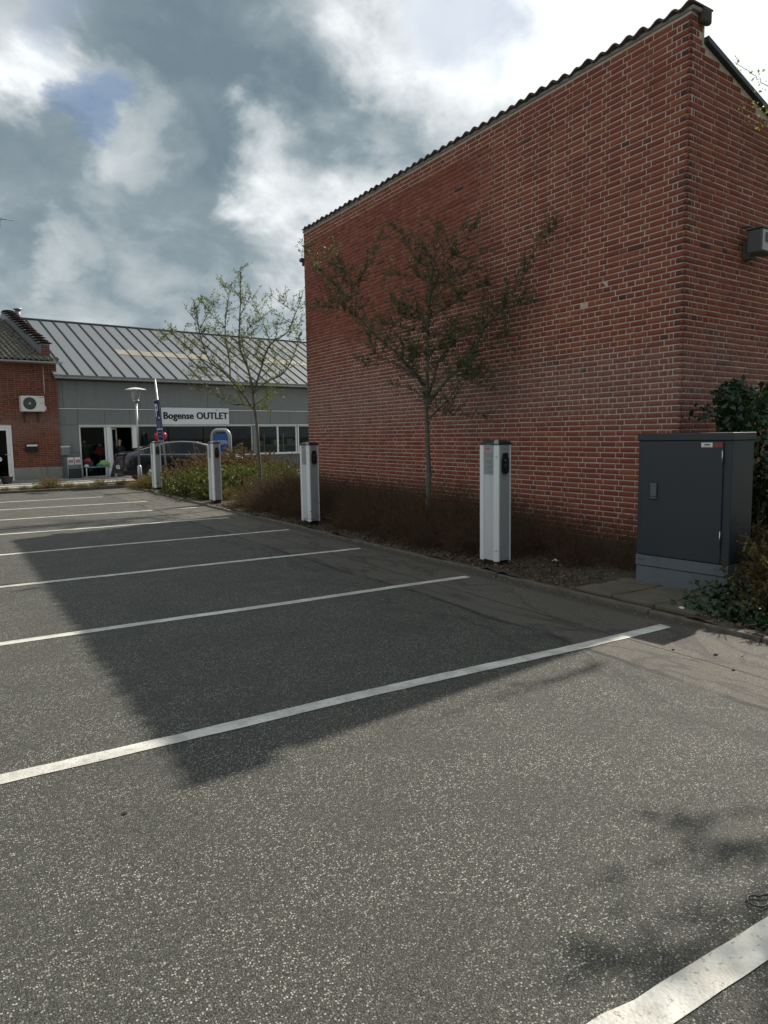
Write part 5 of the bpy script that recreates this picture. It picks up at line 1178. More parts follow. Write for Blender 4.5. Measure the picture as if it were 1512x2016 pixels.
# ------------------------------------------------------------------ people (one skinned body each)
def person(text, loc, rz, top, legs, arm_pose, hairm='hair'):
    t = thing('person', text, 'person', loc, rz)
    P = [((0, 0, .93), .115), ((0, 0, 1.10), .125), ((0, .01, 1.30), .135), ((0, .01, 1.44), .085), ((0, -.01, 1.52), .050), ((0, -.02, 1.60), .075), ((0, -.025, 1.70), .085), ((0, -.02, 1.755), .06)]
    E = [(i, i + 1) for i in range(7)]
    def chain(start, pts):
        k = start
        for p, r in pts: P.append((p, r)); E.append((k, len(P) - 1)); k = len(P) - 1
        return k
    for s in (-1, 1):
        chain(0, [((s * .10, 0, .86), .098), ((s * .11, -.01, .50), .062), ((s * .11, .015, .10), .042), ((s * .11, -.03, .045), .040), ((s * .12, -.13, .03), .030)])
        el, wr = arm_pose[0 if s < 0 else 1]
        sh = chain(2, [((s * .18, .01, 1.40), .062)])
        w = chain(sh, [((s * el[0], el[1], el[2]), .042), ((s * wr[0], wr[1], wr[2]), .027)])
        d = (Vector((s * wr[0], wr[1], wr[2])) - Vector((s * el[0], el[1], el[2]))).normalized(); sd = d.cross(Vector((0, -1, .2))).normalized(); q = Vector((s * wr[0], wr[1], wr[2]))
        palm = chain(w, [(tuple(q + d * .06), .030)])
        for j, L in enumerate((.070, .082, .078, .060)):
            a = q + d * .085 + sd * (j - 1.5) * .019; chain(palm, [(tuple(a), .009), (tuple(a + d * L * .5 - Vector((0, .004, 0))), .0085), (tuple(a + d * L + Vector((0, -.014, 0))), .007)])
        chain(palm, [(tuple(q + d * .05 - sd * .035), .010), (tuple(q + d * .085 - sd * .055), .008)])
    me = bpy.data.meshes.new('body'); me.from_pydata([p for p, r in P], E, []); o = link('body', me, t)
    sk = o.modifiers.new('skin', 'SKIN')
    for i, (p, r) in enumerate(P): me.skin_vertices[0].data[i].radius = (r, r * (.78 if i < 4 else 1.0))
    me.skin_vertices[0].data[0].use_root = True
    sb = o.modifiers.new('sub', 'SUBSURF'); sb.levels = 2; sb.render_levels = 2
    dg = bpy.context.evaluated_depsgraph_get(); m2 = bpy.data.meshes.new_from_object(o.evaluated_get(dg)); o.modifiers.clear(); o.data = m2
    m2.materials.clear()
    for q in ('skin', top, legs, 'cloth_black'): m2.materials.append(M[q])
    for f in m2.polygons:
        f.use_smooth = True; c = f.center; f.material_index = 3 if c.z < .085 else 2 if c.z < .97 and abs(c.x) < .21 and abs(c.y) < .2 else 0
        if f.material_index == 0 and .97 <= c.z < 1.475: f.material_index = 1
        if f.material_index == 2 and abs(c.x) > .205: f.material_index = 0
    for s in (-1, 1):
        wr = arm_pose[0 if s < 0 else 1][1]; wv = Vector((s * wr[0], wr[1], wr[2]))
        for f in m2.polygons:
            if (f.center - wv).length < .15 and f.center.z < wr[2] + .04 or (f.center - (wv + Vector((0, -.06, 0)))).length < .11: f.material_index = 0
    bm = nb(); bmesh.ops.create_uvsphere(bm, u_segments=16, v_segments=12, radius=1)
    bmesh.ops.delete(bm, geom=[f for f in bm.faces if f.calc_center_median().z < -.15 and f.calc_center_median().y < .15 or f.calc_center_median().y < -.72 and f.calc_center_median().z < .5], context='FACES')
    for v in bm.verts: v.co = Vector((v.co.x * .098, v.co.y * .105 - .005, v.co.z * .125 + 1.695))
    part('hair', bm, hairm, t, True)
    bm = nb(); tube(bm, [(0, -.085, 1.695), (0, -.118, 1.655), (0, -.10, 1.648)], [.009, .016, .010], 8)
    for s in (-1, 1): tube(bm, [(s * .088, -.02, 1.70), (s * .094, -.02, 1.67), (s * .088, -.02, 1.645)], [.014, .020, .010], 8)
    part('nose_and_ears', bm, 'skin', t, True)
    bm = nb()
    for s in (-1, 1): tube(bm, [(s * .032, -.098, 1.695), (s * .032, -.106, 1.695)], [.011, .007], 8)
    tube(bm, [(-.026, -.098, 1.612), (0, -.104, 1.610), (.026, -.098, 1.612)], .006, 6); part('eyes_and_mouth', bm, 'ink', t)
    return t
p = person('person in dark clothes standing in the open shop doorway behind the car', inshop(2.14, .35, .02), FA + rad(-10), 'cloth_black', 'cloth_black', (((.25, .02, 1.12), (.20, -.16, .98)), ((.25, .02, 1.12), (.24, -.05, .88)))); p.scale = (.86, .86, .86)
p = person('person in blue shirt and jeans inside the dark shop window behind the slim tree', inshop(8.02, .78, .02), FA + rad(150), 'cloth_blue', 'denim', (((.26, .0, 1.14), (.24, -.20, 1.10)), ((.26, .0, 1.14), (.25, -.20, 1.20)))); p.scale = (1.04, 1.04, 1.06)

# ------------------------------------------------------------------ the brick house on the left
hs = thing('brick_house', 'low red brick house with a moss dark tiled roof at the left picture edge', 'house', FO, FA)
HY = -.14; H0, H1 = -8.0, -.265; HE = 4.40
bm = nb(); box(bm, (H0, HY + .006, .55), (-2.995, .2, HE)); box(bm, (-1.955, HY + .006, .55), (H1 - .004, .2, HE)); box(bm, (-2.995, HY + .006, 2.11), (-1.955, .2, HE)); box(bm, (H1 - .25, .2, .0), (H1 - .004, 9.5, HE)); box(bm, (H0, 9.3, 0), (H1 - .25, 9.5, HE)); box(bm, (H0, .2, 0), (H0 + .2, 9.3, HE)); part('wall', bm, 'mortar_house', hs)
bm = nb(); box(bm, (-1.955, HY - .02, -.05), (H1 - .002, .2, .548), .006); box(bm, (H0, HY - .02, -.05), (-2.995, .2, .548), .006); part('plinth', bm, 'concrete', hs)
lst = []
for k in range(int((HE - .56) / .0667)):
    z = .556 + k * .0667; u = -2.99 - 1.5 + (0 if k % 2 else -.12)
    while u < H1 - .02:
        w = random.choice((.228, .228, .108)) if k % 2 else .228; a, b = u, min(u + w, H1)
        if not (b > -2.99 and a < -1.96 and z < 2.14): lst.append((max(a, -4.5), b, z, z + .0547, random.random(), False))
        elif a < -2.99 < b: lst.append((a, -2.99, z, z + .0547, random.random(), False))
        elif a < -1.96 < b: lst.append((-1.96, b, z, z + .0547, random.random(), False))
        u += w + .012
lay([b for b in lst if b[1] - b[0] > .02], Vector((0, HY, 0)), Vector((1, 0, 0)), Vector((0, -1, 0)), 'brickwork', 'brick_house', hs)
bm = nb(); box(bm, (H0, -.40, HE + .005), (H1 + .10, .2, HE + .03)); part('eaves_board', bm, 'dark_sheet', hs)
bm = nb(); prism(bm, gp, (H0, -.50, HE + .03), (0, 1, 0), (0, 0, 1), (1, 0, 0), H1 + .12 - H0); part('gutter', bm, 'gutter', hs)
hy0, hz0, hy1, hz1 = -.46, HE + .05, 5.4, 6.70; hd = Vector((0, hy1 - hy0, hz1 - hz0)); hl = hd.length; hd.normalize(); ha = math.atan2(hd.z, hd.y)
bm = nb(); prism(bm, [(hy0 + .05, hz0 - .02), (hy1, hz1 - .05), (9.6, 5.0), (9.6, 4.8), (hy1, hz1 - .25), (hy0 + .1, HE + .035)], (H0, 0, 0), (0, 1, 0), (0, 0, 1), (1, 0, 0), H1 - .02 - H0); part('roof_deck', bm, 'dark_sheet', hs)
def roof_tile(w=.205, L=.36, t=.014, n=8):
    bm = nb(); pr = [(w * i / n - .01, .040 * math.cos(2 * math.pi * i / n * .95) + .04) for i in range(n + 1)]
    A = [bm.verts.new((x, 0, z + .007)) for x, z in pr]; B = [bm.verts.new((x, L, z - .002)) for x, z in pr]; A2 = [bm.verts.new((x, 0, z + .007 - t)) for x, z in pr]
    for i in range(n):
        bm.faces.new((A[i], A[i + 1], B[i + 1], B[i])).smooth = True; bm.faces.new((A2[i], A2[i + 1], A[i + 1], A[i]))
    bm.faces.new((A[0], B[0], A2[0])); bm.faces.new((A[n], A2[n], B[n])); return bm
rt = None; rows = int(hl / .325)
for i in range(13):
    for j in range(rows):
        x = -.66 - .20 * (i + 1) + .04
        if rt is None: rt = part('roof_tile', roof_tile(), 'old_tile', hs); q = rt
        else: q = rt.copy(); COL.objects.link(q)
        p = Vector((x, hy0, hz0)) + hd * (j * .325); q.location = (p.x + random.uniform(-.004, .004), p.y, p.z + random.uniform(-.004, .004)); q.rotation_euler = (ha + random.uniform(-.012, .012), random.uniform(-.015, .015), random.uniform(-.01, .01))
for i in (0, 1):                                                               # last tiles in front of and beyond the parapet
    q = rt.copy(); COL.objects.link(q); q.location = (-.62 + .19 * i, hy0 - .02, hz0 + .01); q.rotation_euler = (ha, 0, 0)
mass = []
for i in range(13, 36):
    for j in range(0, rows):
        p = Vector((-.62 - .20 * (i + 1), hy0, hz0)) + hd * (j * .325); mass.append(p)
tv = np.array([v.co[:] for v in rt.data.vertices]); tf = [tuple(f.vertices) for f in rt.data.polygons if len(f.vertices) == 4]; ca, sa = math.cos(ha), math.sin(ha)
tv = np.stack([tv[:, 0], tv[:, 1] * ca - tv[:, 2] * sa, tv[:, 1] * sa + tv[:, 2] * ca], 1); o = np_mesh('tile_field', *merge([(tv + np.array(p[:]), np.array(tf)) for p in mass]), 'old_tile', hs); o['kind'] = 'stuff'
# parapet gable with stepped coping tiles
bm = nb(); a = Vector((0, hd.y, hd.z)); up = .40
prism(bm, [(.05, HE + .22), (.05, HE + .73), (hy1, hz1 + up), (9.5, 5.0 + up), (9.5, HE), (.3, HE)], (-.70, 0, 0), (0, 1, 0), (0, 0, 1), (1, 0, 0), .30); par = part('parapet', bm, 'lead', hs)
lst = [(-.70 + (0 if k % 2 else .12), -.70 + (.228 if k % 2 else .108 + .12), HE + .24 + k * .0667, HE + .295 + k * .0667, random.random(), False) for k in range(7)] + [(-.46 if k % 2 else -.70, -.402 if k % 2 else -.592, HE + .24 + k * .0667, HE + .295 + k * .0667, random.random(), False) for k in range(7)] + [(-.46, -.402, HE + .24 + k * .0667, HE + .295 + k * .0667, random.random(), False) for k in range(0, 7, 2)]
lay(lst, Vector((0, .045, 0)), Vector((1, 0, 0)), Vector((0, -1, 0)), 'brickwork', 'brick_house', hs)
bm = nb(); box(bm, (-.71, .02, HE + .16), (-.385, .30, HE + .222), .005); part('flashing', bm, 'gutter', hs)
bm = nb(); pr = [(math.cos(q), math.sin(q)) for q in np.linspace(0, math.pi, 9)]
ct = None; s0 = Vector((-.55, .02, HE + .735)); sv = Vector((0, hy1 - .05, hz1 + up - HE - .73)); nst = 15; sv_len = sv.length; svd = sv.normalized()
bm.free(); bm = nb()
A = [bm.verts.new((x * .24, 0, z * .075)) for x, z in pr]; B = [bm.verts.new((x * .20, .50, z * .06 + .0)) for x, z in pr]; A2 = [bm.verts.new((x * .21, 0, z * .045)) for x, z in pr]; B2 = [bm.verts.new((x * .17, .50, z * .03 + .0)) for x, z in pr]
for i in range(8):
    for q in ((A[i], A[i + 1], B[i + 1], B[i]), (A2[i], B2[i], B2[i + 1], A2[i + 1]), (A[i], A2[i], A2[i + 1], A[i + 1]), (B[i], B[i + 1], B2[i + 1], B2[i])): bm.faces.new(q).smooth = True
bm.faces.new((A[0], B[0], B2[0], A2[0])); bm.faces.new((A[8], A2[8], B2[8], B[8]))
for i in range(nst):
    if ct is None: ct = part('coping_tile', bm, 'dark_clay', hs); q = ct
    else: q = ct.copy(); COL.objects.link(q)
    q.location = s0 + svd * (sv_len / nst * i) + Vector((random.uniform(-.012, .012), 0, .015 + random.uniform(0, .012))); q.rotation_euler = (math.atan2(svd.z, svd.y) - rad(17) + random.uniform(-.04, .04), random.uniform(-.06, .06), random.uniform(-.04, .04))
# white glazed door
bm = nb(); fx0, fx1 = -2.99, -1.96
box(bm, (fx0, HY - .03, .0), (fx0 + .07, .0, 2.10)); box(bm, (fx1 - .07, HY - .03, .0), (fx1, .0, 2.10)); box(bm, (fx0 + .07, HY - .03, 2.03), (fx1 - .07, .0, 2.10)); box(bm, (fx0 + .07, HY - .03, 0), (fx1 - .07, .0, .04)); part('door_frame', bm, 'white_paint', hs)
bm = nb(); a, b = fx0 + .075, fx1 - .075
box(bm, (a, HY - .015, .045), (a + .10, HY + .03, 2.025), .004); box(bm, (b - .10, HY - .015, .045), (b, HY + .03, 2.025), .004); box(bm, (a + .10, HY - .015, 1.92), (b - .10, HY + .03, 2.025), .004); box(bm, (a + .10, HY - .015, .045), (b - .10, HY + .03, .16), .004); dr = part('door', bm, 'white_paint', hs)
bm = nb(); box(bm, (a + .10, HY, .16), (b - .10, HY + .012, 1.92)); part('pane', bm, 'glass_door', dr)
bm = nb(); tube(bm, [(b - .05, HY - .015, 1.05), (b - .05, HY - .06, 1.05), (b - .19, HY - .06, 1.05)], .011, 8); part('handle', bm, 'steel', dr)
bm = nb(); tube(bm, [(-2.41, HY - .004, .88), (-2.41, HY - .0005, .88)], .085, 18); part('sticker', bm, 'paper', dr)
bm = nb(); box(bm, (fx0, .01, 0), (fx1, .20, .02)); box(bm, (fx0, 1.6, 0), (fx1, 1.7, 2.1)); part('hall', bm, 'room', hs)
bm = nb(); box(bm, (fx0 - .15, HY - .5, -.05), (fx1 + .15, HY - .03, .05), .01); part('door_step', bm, 'concrete', hs)
bm = nb(); tube(bm, [(-.735, HY - .012, 4.30), (-.735, HY - .012, 3.25)], .010, 6); part('cable', bm, 'white_plastic', hs)
# heat pump on brackets
ac = thing('heat_pump', 'white outdoor heat pump unit with round dark fan grille on the brick house wall', 'heat pump', inshop(-1.65, HY, 2.60), FA)
bm = nb(); box(bm, (0, -.37, 0), (.80, -.07, .565), .018, 2); cs = part('casing', bm, 'ac_white', ac)
bm = nb(); tube(bm, [(.285, -.376, .29), (.285, -.3705, .29)], .225, 32); fg = part('fan_grille', bm, 'black_plastic', ac)
bm = nb()
for r in (.215, .18, .145, .11, .075, .045):
    P_ = [(.285 + r * math.cos(q), -.380, .29 + r * math.sin(q)) for q in np.linspace(0, 2 * math.pi, 29)]; tube(bm, P_, .0032, 4, False)
for q in range(12): tube(bm, [(.285 + .03 * math.cos(q * .5236), -.383, .29 + .03 * math.sin(q * .5236)), (.285 + .22 * math.cos(q * .5236 + .3), -.383, .29 + .22 * math.sin(q * .5236 + .3))], .0026, 4, False)
part('grille_wires', bm, 'alu_grey', fg)
bm = nb(); tube(bm, [(.285, -.392, .29), (.285, -.384, .29)], .030, 12); part('hub', bm, 'white_plastic', fg)
bm = nb(); box(bm, (.60, -.3725, .505), (.78, -.3705, .52)); box(bm, (.64, -.3725, .30), (.68, -.3705, .315)); box(bm, (.70, -.3725, .30), (.765, -.3705, .312)); part('print', bm, 'print_dark', cs)
bm = nb(); box(bm, (.805, -.33, .05), (.865, -.10, .20), .025, 2); part('valve_cover', bm, 'white_plastic', ac)
for x in (.15, .62):
    bm = nb(); box(bm, (x, -.38, -.035), (x + .04, .0, -.002)); box(bm, (x, -.03, -.40), (x + .04, .0, -.035)); part('bracket', bm, 'dark_sheet', ac)
bm = nb(); box(bm, (.08, -.2, -.06), (.72, -.16, -.036)); part('drip_tray', bm, 'dark_sheet', ac)
mb_ = thing('letterbox', 'black wall letterbox with a pale metal flap on the brick house', 'letterbox', inshop(-1.52, HY, 1.12), FA)
bm = nb(); box(bm, (0, -.13, 0), (.40, -.004, .30), .012, 2); part('body', bm, 'black_plastic', mb_)
bm = nb(); box(bm, (.015, -.140, .205), (.385, -.131, .275), .003); part('flap', bm, 'alu_pale', mb_)
pt = thing('plant_pot', 'round black pot beside the glass door at the left picture edge', 'pot', inshop(-2.42, -1.05, .02), FA)
bm = nb(); lathe(bm, [(.13, 0), (.18, .12), (.20, .24), (.215, .25), (.215, .28), (.18, .28), (.17, .22)], 20); part('body', bm, 'black_plastic', pt)
bm = nb(); tube(bm, [(0, 0, .21), (0, 0, .222)], .17, 16); part('soil', bm, 'soil', pt)
an = thing('tv_antenna', 'thin rooftop aerial reaching into the sky at the left picture edge', 'antenna', (1.35, 32.5, 5.5))
bm = nb(); tube(bm, [(0, 0, -1.0), (0, 0, 5.2)], .025, 8); part('mast', bm, 'car_trim', an)
bm = nb(); tube(bm, [(-1.0, .1, 4.58), (1.62, -.1, 4.60)], .017, 6); part('boom', bm, 'car_trim', an)
for k in range(6):
    bm = nb(); x = -.8 + k * .4; tube(bm, [(x, -.35, 4.59), (x, .35, 4.59)], .007, 5); part('element', bm, 'car_trim', an)
bm = nb(); tube(bm, [(1.15, -.06, 4.60), (1.15, -.06, 4.30)], .011, 5); part('element', bm, 'car_trim', an)

# ------------------------------------------------------------------ car
def car():
    t = thing('parked_car', 'dark blue fastback car parked before the shop, half hidden by the shrubs', 'car', (5.33, 26.9, -.004), rad(1.5))
    # stations from the tail: x, half width, sill z, belt z, roof half width, roof z, centre roof z
    S = [(0.00, .70, .45, .78, .60, .84, .86), (.05, .82, .32, .92, .66, 1.00, 1.03), (.22, .89, .28, 1.00, .66, 1.055, 1.085), (.62, .92, .25, 1.00, .63, 1.16, 1.20), (1.05, .93, .24, .985, .60, 1.29, 1.325), (1.55, .93, .24, .97, .585, 1.405, 1.435),
         (2.05, .93, .24, .955, .585, 1.445, 1.475), (2.55, .93, .24, .945, .59, 1.425, 1.46), (2.95, .93, .24, .935, .60, 1.34, 1.38), (3.35, .93, .24, .93, .64, 1.17, 1.21), (3.62, .925, .25, .925, .72, 1.01, 1.05), (3.9, .91, .26, .90, .74, .95, .985), (4.3, .88, .28, .82, .70, .87, .90), (4.62, .78, .34, .70, .60, .75, .775), (4.72, .62, .42, .60, .48, .64, .655)]
    bm = nb(); rings = []
    for (x, w, zs, zb, wr, zr, zc) in S:
        half = [(0, zs - .04), (w * .80, zs - .03), (w * .97, zs + .06), (w, (zs + zb) / 2), (w * .985, zb - .05), (w * .955, zb), (wr + (w * .955 - wr) * .03, zr), (wr * .86, zr + (zc - zr) * .62), (wr * .45, zc - .006), (0, zc)]
        rings.append([bm.verts.new((x, -y, z)) for y, z in half] + [bm.verts.new((x, y, z)) for y, z in half[-2:0:-1]])
    for a, b in zip(rings, rings[1:]):
        for k in range(18): bm.faces.new((a[k], a[(k + 1) % 18], b[(k + 1) % 18], b[k]))
    bm.faces.new(rings[0]); bm.faces.new(rings[-1][::-1])
    body = part('body', bm, 'car_paint', t, True)
    md = body.modifiers.new('sub', 'SUBSURF'); md.levels = 1; md.render_levels = 2
    def side(st, e, f, s): # point on the glass face of station st, e from belt(0) to roof(1)
        x, w, zs, zb, wr, zr, zc = st; yb, yr = w * .955, wr + (w * .955 - wr) * .03; return Vector((x + f, s * (yb + (yr - yb) * e + .010), zb + (zr - zb) * e + .004))
    def lerp(x):
        for a, b in zip(S, S[1:]):
            if a[0] <= x <= b[0]: q = (x - a[0]) / (b[0] - a[0]); return tuple(u + (v - u) * q for u, v in zip(a, b))
    for s in (-1, 1):
        for x0, x1, e0, e1 in ((.72, 1.02, .82, .90), (1.06, 1.60, .90, .90), (1.66, 2.50, .90, .90), (2.58, 3.38, .90, .80)):
            bm = nb(); n = 6; lo = []; hi = []
            for i in range(n + 1):
                x = x0 + (x1 - x0) * i / n; st = lerp(x); lo.append(bm.verts.new(side(st, .10, 0, s))); hi.append(bm.verts.new(side(st, (e0 + (e1 - e0) * i / n), 0, s)))
            for i in range(n): bm.faces.new((lo[i], lo[i + 1], hi[i + 1], hi[i]))
            w = part('window', bm, 'glass_car', body)
        bm = nb(); tube(bm, [side(lerp(x), .97, 0, s) for x in np.linspace(.55, 3.5, 30)], .010, 6, smooth=True); part('window_trim', bm, 'chrome', body)
        bm = nb(); tube(bm, [side(lerp(x), .03, 0, s) for x in np.linspace(.5, 3.45, 24)], .007, 6); part('belt_trim', bm, 'chrome', body)
        bm = nb(); box(bm, (3.15, s * .93 if s > 0 else -1.08, .96), (3.27, s * .93 + .15 if s > 0 else -.93, 1.08), .03, 2); part('mirror', bm, 'car_paint', body)
        for x in (1.62, 2.54):
            bm = nb(); tube(bm, [side(lerp(x + .03 * q), 0, 0, s) * 1 + Vector((0, s * .002, -q * .5)) for q in (0.05, .5, 1.0)], .004, 4); part('door_gap', bm, 'car_trim', body)
    def pane(xs, name):
        bm = nb(); L = []
        for x in xs:
            st = lerp(x); L.append([bm.verts.new((x, y * st[4] * .86, st[6] + .012 - (st[6] - st[5]) * .38 * abs(y) ** 2)) for y in (-1, -.5, 0, .5, 1)])
        for a, b in zip(L, L[1:]):
            for k in range(4): bm.faces.new((a[k], a[k + 1], b[k + 1], b[k]))
        part(name, bm, 'glass_car', body)
    pane((.36, .62, .85, 1.05, 1.35), 'rear_window'); pane((2.78, 2.95, 3.15, 3.35, 3.55), 'windscreen')
    for x in (.98, 3.80):
        for s in (-1, 1):
            y = s * .86; bm = nb(); tube(bm, [(x, y - .10 * s, .33), (x, y - .07 * s, .33), (x, y + .06 * s, .33), (x, y + .085 * s, .33)], [.30, .325, .325, .30], 28); w = part('wheel', bm, 'rubber', t)
            bm = nb(); tube(bm, [(x, y + .086 * s, .33), (x, y + .090 * s, .33)], .225, 24); part('rim', bm, 'galvanised', w)
            bm = nb()
            for k in range(5): q = k * 1.2566; tube(bm, [(x, y + .095 * s, .33), (x + .21 * math.cos(q), y + .095 * s, .33 + .21 * math.sin(q))], [.035, .022], 6)
            tube(bm, [(x, y + .091 * s, .33), (x, y + .10 * s, .33)], .05, 12); part('spokes', bm, 'chrome', w)
            bm = nb(); tube(bm, [(x, y - .02 * s, .33), (x, y + .071 * s, .33)], .375, 28); part('wheel_arch', bm, 'car_trim', body)
    for s in (-1, 1):
        bm = nb(); box(bm, (-.012, s * .80 if s > 0 else -.80, .80), (.30, s * .80 + .10 if s > 0 else -.70, .90), .02, 2)
        for v in bm.verts: v.co.x += max(0, abs(v.co.y) - .6) * .5 ; v.co.y = math.copysign(min(abs(v.co.y), .72 + v.co.x * .72), v.co.y)
        part('tail_light', bm, 'tail_red', body)
    bm = nb(); box(bm, (-.010, -.58, .80), (.04, .58, .845), .01); part('light_bar', bm, 'tail_red', body)
    bm = nb(); box(bm, (-.035, -.26, .50), (-.012, .26, .615), .004); pl = part('number_plate', bm, 'paper', body)
    bm = nb()
    for k in (-.18, -.12, -.04, .02, .10, .16): box(bm, (-.0375, k - .016, .525), (-.0352, k + .016, .592))
    part('print', bm, 'print_dark', pl)
    bm = nb(); box(bm, (-.045, -.74, .30), (.10, .74, .44), .03, 2); part('rear_bumper', bm, 'car_trim', body)
    bm = nb(); prism(bm, [(0, 0), (.16, .012), (.16, .03), (0, .022)], (.02, -.68, 1.005), (1, 0, 0), (0, 0, 1), (0, 1, 0), 1.36); part('spoiler', bm, 'car_paint', body)
    bm = nb(); prism(bm, [(0, 0), (.15, 0), (.04, .05), (.0, .05)], (1.35, -.012, 1.40), (1, 0, 0), (0, 0, 1), (0, 1, 0), .024); part('roof_fin', bm, 'car_paint', body)
    bm = nb(); box(bm, (.72, -.32, .9), (1.5, .32, 1.22), .08, 2)
    for y in (-.4, .4): box(bm, (2.35, y - .24, .5), (2.5, y + .24, 1.18), .05, 2); box(bm, (2.37, y - .12, 1.18), (2.47, y + .12, 1.33), .04, 2)
    return t
car()

# ------------------------------------------------------------------ street furniture
la = thing('street_lamp', 'short grey street lamp with a wide disc shade and ribbed glass lantern', 'street lamp', (5.47, 24.35, 0), 0)
bm = nb(); tube(bm, [(0, 0, -.05), (0, 0, .64), (0, 0, .70)], [.075, .070, .038], 14); part('pole_base', bm, 'galvanised', la)
bm = nb(); tube(bm, [(0, 0, .70), (0, 0, 2.74)], .036, 12); part('pole', bm, 'galvanised', la)
bm = nb(); lathe(bm, [(.04, 2.72), (.11, 2.76), (.115, 2.80)], 20); part('collar', bm, 'galvanised', la)
bm = nb(); lathe(bm, [(.115, 2.80), (.155, 3.06), (.15, 3.07)], 20); lan = part('lantern', bm, 'lamp_face', la)
for k in range(4):
    bm = nb(); z = 2.86 + k * .055; r = .128 + k * .010; tube(bm, [(r * math.cos(q), r * math.sin(q), z) for q in np.linspace(0, 6.2832, 21)], .007, 5, False); part('rib', bm, 'galvanised', lan)
bm = nb(); lathe(bm, [(.03, 3.20), (.15, 3.185), (.30, 3.145), (.33, 3.13), (.33, 3.118), (.28, 3.125), (.15, 3.14), (.03, 3.145)], 32); part('shade', bm, 'white_plastic', la)
bm = nb()
for q in (0, 2.09, 4.19): tube(bm, [(.14 * math.cos(q), .14 * math.sin(q), 3.06), (.14 * math.cos(q), .14 * math.sin(q), 3.15)], .008, 6)
part('shade_stays', bm, 'galvanised', la)
ps = thing('parking_sign', 'tall narrow blue parking sign with a white P on a leaning grey pole', 'sign', (6.42, 24.5, 0), 0)
ps.rotation_euler = (0, rad(-4.6), 0)
bm = nb(); tube(bm, [(0, 0, -.05), (0, 0, 3.50)], .032, 12); tube(bm, [(0, 0, 3.50), (0, 0, 3.515)], .034, 12); part('pole', bm, 'galvanised', ps)
sgd = Vector((.05, -.999, 0)).normalized(); ang = math.atan2(sgd.y, sgd.x)
bd = bpy.data.objects.new('sign_board', None); bd = None
bm = nb(); mx = Matrix.Translation((-.03, .035, 0)) @ Matrix.Rotation(ang, 4, 'Z')
box(bm, (-.29, -.012, 1.47), (.29, .012, 2.83), .004, mtx=mx); brd = part('board', bm, 'sign_blue', ps)
bm = nb()
for lo, hi in (((-.29, -.0145, 1.47), (-.278, -.0125, 2.83)), ((.278, -.0145, 1.47), (.29, -.0125, 2.83)), ((-.278, -.0145, 2.818), (.278, -.0125, 2.83)), ((-.278, -.0145, 1.47), (.278, -.0125, 1.482)), ((-.278, -.0145, 1.85), (.278, -.0125, 1.885))): box(bm, lo, hi, mtx=mx)
part('border', bm, 'sign_white', brd)
pp = text_mesh('letter', 'P', .62, 'sign_white', ps, (0, 0, 0), (0, 0, 0), .012, extrude=.001); pp.matrix_local = mx @ Matrix.Translation((-.235, -.0145, 2.28)) @ Matrix.Rotation(math.pi / 2, 4, 'X'); 
bm = nb(); g2 = random.Random(3)
prism(bm, [(.0, .06), (.09, .06), (.09, .10), (.17, .04), (.09, -.02), (.09, .02), (.0, .02)], mx @ Vector((.0, -.0145, 2.20)), mx.to_3x3() @ Vector((1, 0, 0)), (0, 0, 1), mx.to_3x3() @ Vector((0, -1, 0)), .001)
part('arrow', bm, 'sign_white', brd)
bm = nb()
for k in range(9):
    z = 2.13 - k * .027
    a = -.20 + g2.uniform(0, .08); b = .22 - g2.uniform(0, .16); box(bm, (a, -.0142, z), (b, -.0126, z + .010), mtx=mx)
for z in (1.74, 1.62): box(bm, (-.16, -.0142, z), (.16, -.0126, z + .03), mtx=mx)
part('small_print', bm, 'print_panel', brd)
bm = nb()
for z in (1.62, 2.70): box(bm, (-.035, -.045, z), (.035, .05, z + .03)); 
part('clamp', bm, 'galvanised', ps)
bl = thing('heart_balloon', 'red heart shaped balloon on a string behind the blue parking sign', 'balloon', (7.22, 28.35, 1.60), rad(0))
bm = nb(); bmesh.ops.create_uvsphere(bm, u_segments=28, v_segments=20, radius=1)
for v in bm.verts:
    x, y, z = v.co; zz = z * .9 + .42 * abs(x) ** .8 - .18; v.co = Vector((x * .245 * (1 - .22 * max(0, -z)), y * .10, zz * .215))
part('envelope', bm, 'balloon_red', bl, True)
bm = nb(); tube(bm, [(0, 0, -.20), (.02, 0, -.8), (0, 0, -1.57)], .004, 5); part('string', bm, 'paper', bl)
bm = nb(); box(bm, (-.05, -.05, -1.60), (.05, .05, -1.55), .01); part('weight', bm, 'balloon_red', bl)
py = thing('advertising_pylon', 'blue advertising board in a rounded grey tube frame before the shop window', 'advertising board', (9.22, 27.2, 0), rad(-46))
fr = [(-.37, 0, -.03)] + [(-.37, 0, 1.55)] + [(-.37 + .22 * (1 - math.cos(q)), 0, 1.55 + .28 * math.sin(q)) for q in np.linspace(.2, math.pi / 2, 6)] + [(.37 - .22 * (1 - math.cos(q)), 0, 1.55 + .28 * math.sin(q)) for q in np.linspace(math.pi / 2, .2, 6)] + [(.37, 0, 1.55), (.37, 0, -.03)]
bm = nb(); tube(bm, fr, .075, 12); part('frame', bm, 'alu_grey', py)
bm = nb(); box(bm, (-.29, -.03, .35), (.29, .03, 1.70), .01); pb = part('panel', bm, 'pylon_blue', py)
l1 = text_mesh('lettering', 'I NORDFYN', .15, 'sign_white', py, (-.27, -.032, 1.28), (math.pi / 2, 0, 0), .002, extrude=.001); xs = [v.co.x for v in l1.data.vertices]; l1.scale = (.54 / (max(xs) - min(xs)), 1.5, 1)
bm = nb(); box(bm, (-.25, -.0325, .96), (.02, -.0312, .985)); box(bm, (.06, -.0325, .96), (.28, -.0312, .98)); part('small_print', bm, 'print_panel', pb)

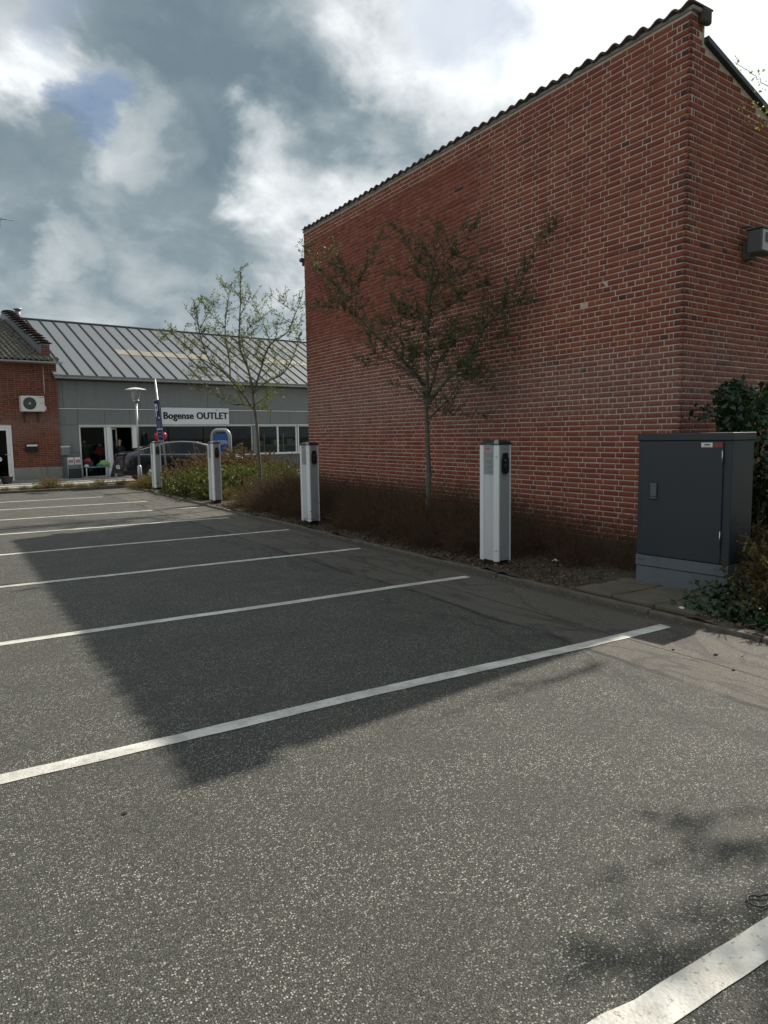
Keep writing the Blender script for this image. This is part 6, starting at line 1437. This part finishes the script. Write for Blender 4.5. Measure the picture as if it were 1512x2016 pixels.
# ------------------------------------------------------------------ scraps on the ground
def lump(name, mat, loc, s, text, cat, group=None, seed=0, flat=.6):
    q = np.random.default_rng(seed + 100); bm = nb(); bmesh.ops.create_icosphere(bm, subdivisions=1, radius=s)
    for v in bm.verts: v.co *= q.uniform(.65, 1.2); v.co.z = max(v.co.z * flat, -s * .3) + s * .3
    o = part(name, bm, mat); o.location = loc; label(o, text, cat, group); return o
tp = thing('paper_scrap', 'crumpled white paper scrap on the soil between charging post and cabinet', 'scrap', (5.92, 5.95, .075), .4)
bm = nb(); q = np.random.default_rng(8); V = [[bm.verts.new((.028 * i, .022 * j, q.uniform(0, .035))) for j in range(4)] for i in range(4)]
for i in range(3):
    for j in range(3): bm.faces.new((V[i][j], V[i + 1][j], V[i + 1][j + 1], V[i][j + 1]))
part('sheet', bm, 'paper', tp, normals=False)
lump('white_pebble', 'paper', (5.24, 3.80, .062), .024, 'single white pebble on the paving corner before the ivy', 'pebble', seed=2)
for i, (px, py_) in enumerate(((4.56, 3.36), (4.36, 3.22), (4.50, 2.98), (4.62, 2.86), (4.30, 2.72), (4.70, 2.62))): lump('earth_crumb', 'stone_dark', (px, py_, .0), .008 + .004 * (i % 3), 'dark earth crumb on the sunlit asphalt, ' + ORD[i] + ' out from the paving corner', 'crumb', 'dark crumbs near the kerb', i)
lump('earth_crumb', 'stone_dark', (.545, 3.02, 0), .012, 'lone dark crumb on the asphalt just left of the shadow tip', 'crumb', seed=9)
stp = thing('wire_scrap', 'looped scrap of flat black strap lying by the nearest white line', 'scrap', (2.235, 1.262, .006), rad(-20))
bm = nb(); Rr = .032
P_ = [(Rr * math.cos(a) - .04, Rr * .9 * math.sin(a), .004) for a in np.linspace(.6, 5.6, 16)] + [(.02, -.012, .006), (.07, -.016, .004), (.13, -.012, .004)]
tube(bm, P_, .0032, 6); tube(bm, [(-.01, .018, .006), (.05, .02, .004), (.12, .016, .005)], .003, 6); part('strap', bm, 'black_plastic', stp)
bm = nb(); tube(bm, [(.045, .012, .004), (.10, -.006, .004)], .003, 5); tube(bm, [(.065, .014, .004), (.12, -.004, .004)], .003, 5); part('tie', bm, 'black_plastic', stp)

# ------------------------------------------------------------------ what stands behind the camera (mirrored in the shop windows)
ww = thing('warehouse', 'long low brick warehouse across the lot behind the viewpoint', 'building', (-22, -26, 0))
bm = nb(); box(bm, (0, -8, 0), (60, 0, 4.2)); part('wall', bm, 'brick_house', ww)
bm = nb(); prism(bm, [(-8.4, 4.2), (-4, 7.6), (.4, 4.2)], (0, 0, 0), (0, 1, 0), (0, 0, 1), (1, 0, 0), 60); part('roof', bm, 'old_tile', ww)
for i in range(9):
    bm = nb(); box(bm, (3 + i * 6.4, .0, .9), (5.4 + i * 6.4, .03, 2.6)); w = part('window', bm, 'white_paint', ww)
    for a in (0, 1): bm = nb(); box(bm, (3.06 + a * 1.17 + i * 6.4, .031, .96), (4.17 + a * 1.17 + i * 6.4, .04, 2.54)); part('pane', bm, 'glass_door', w)
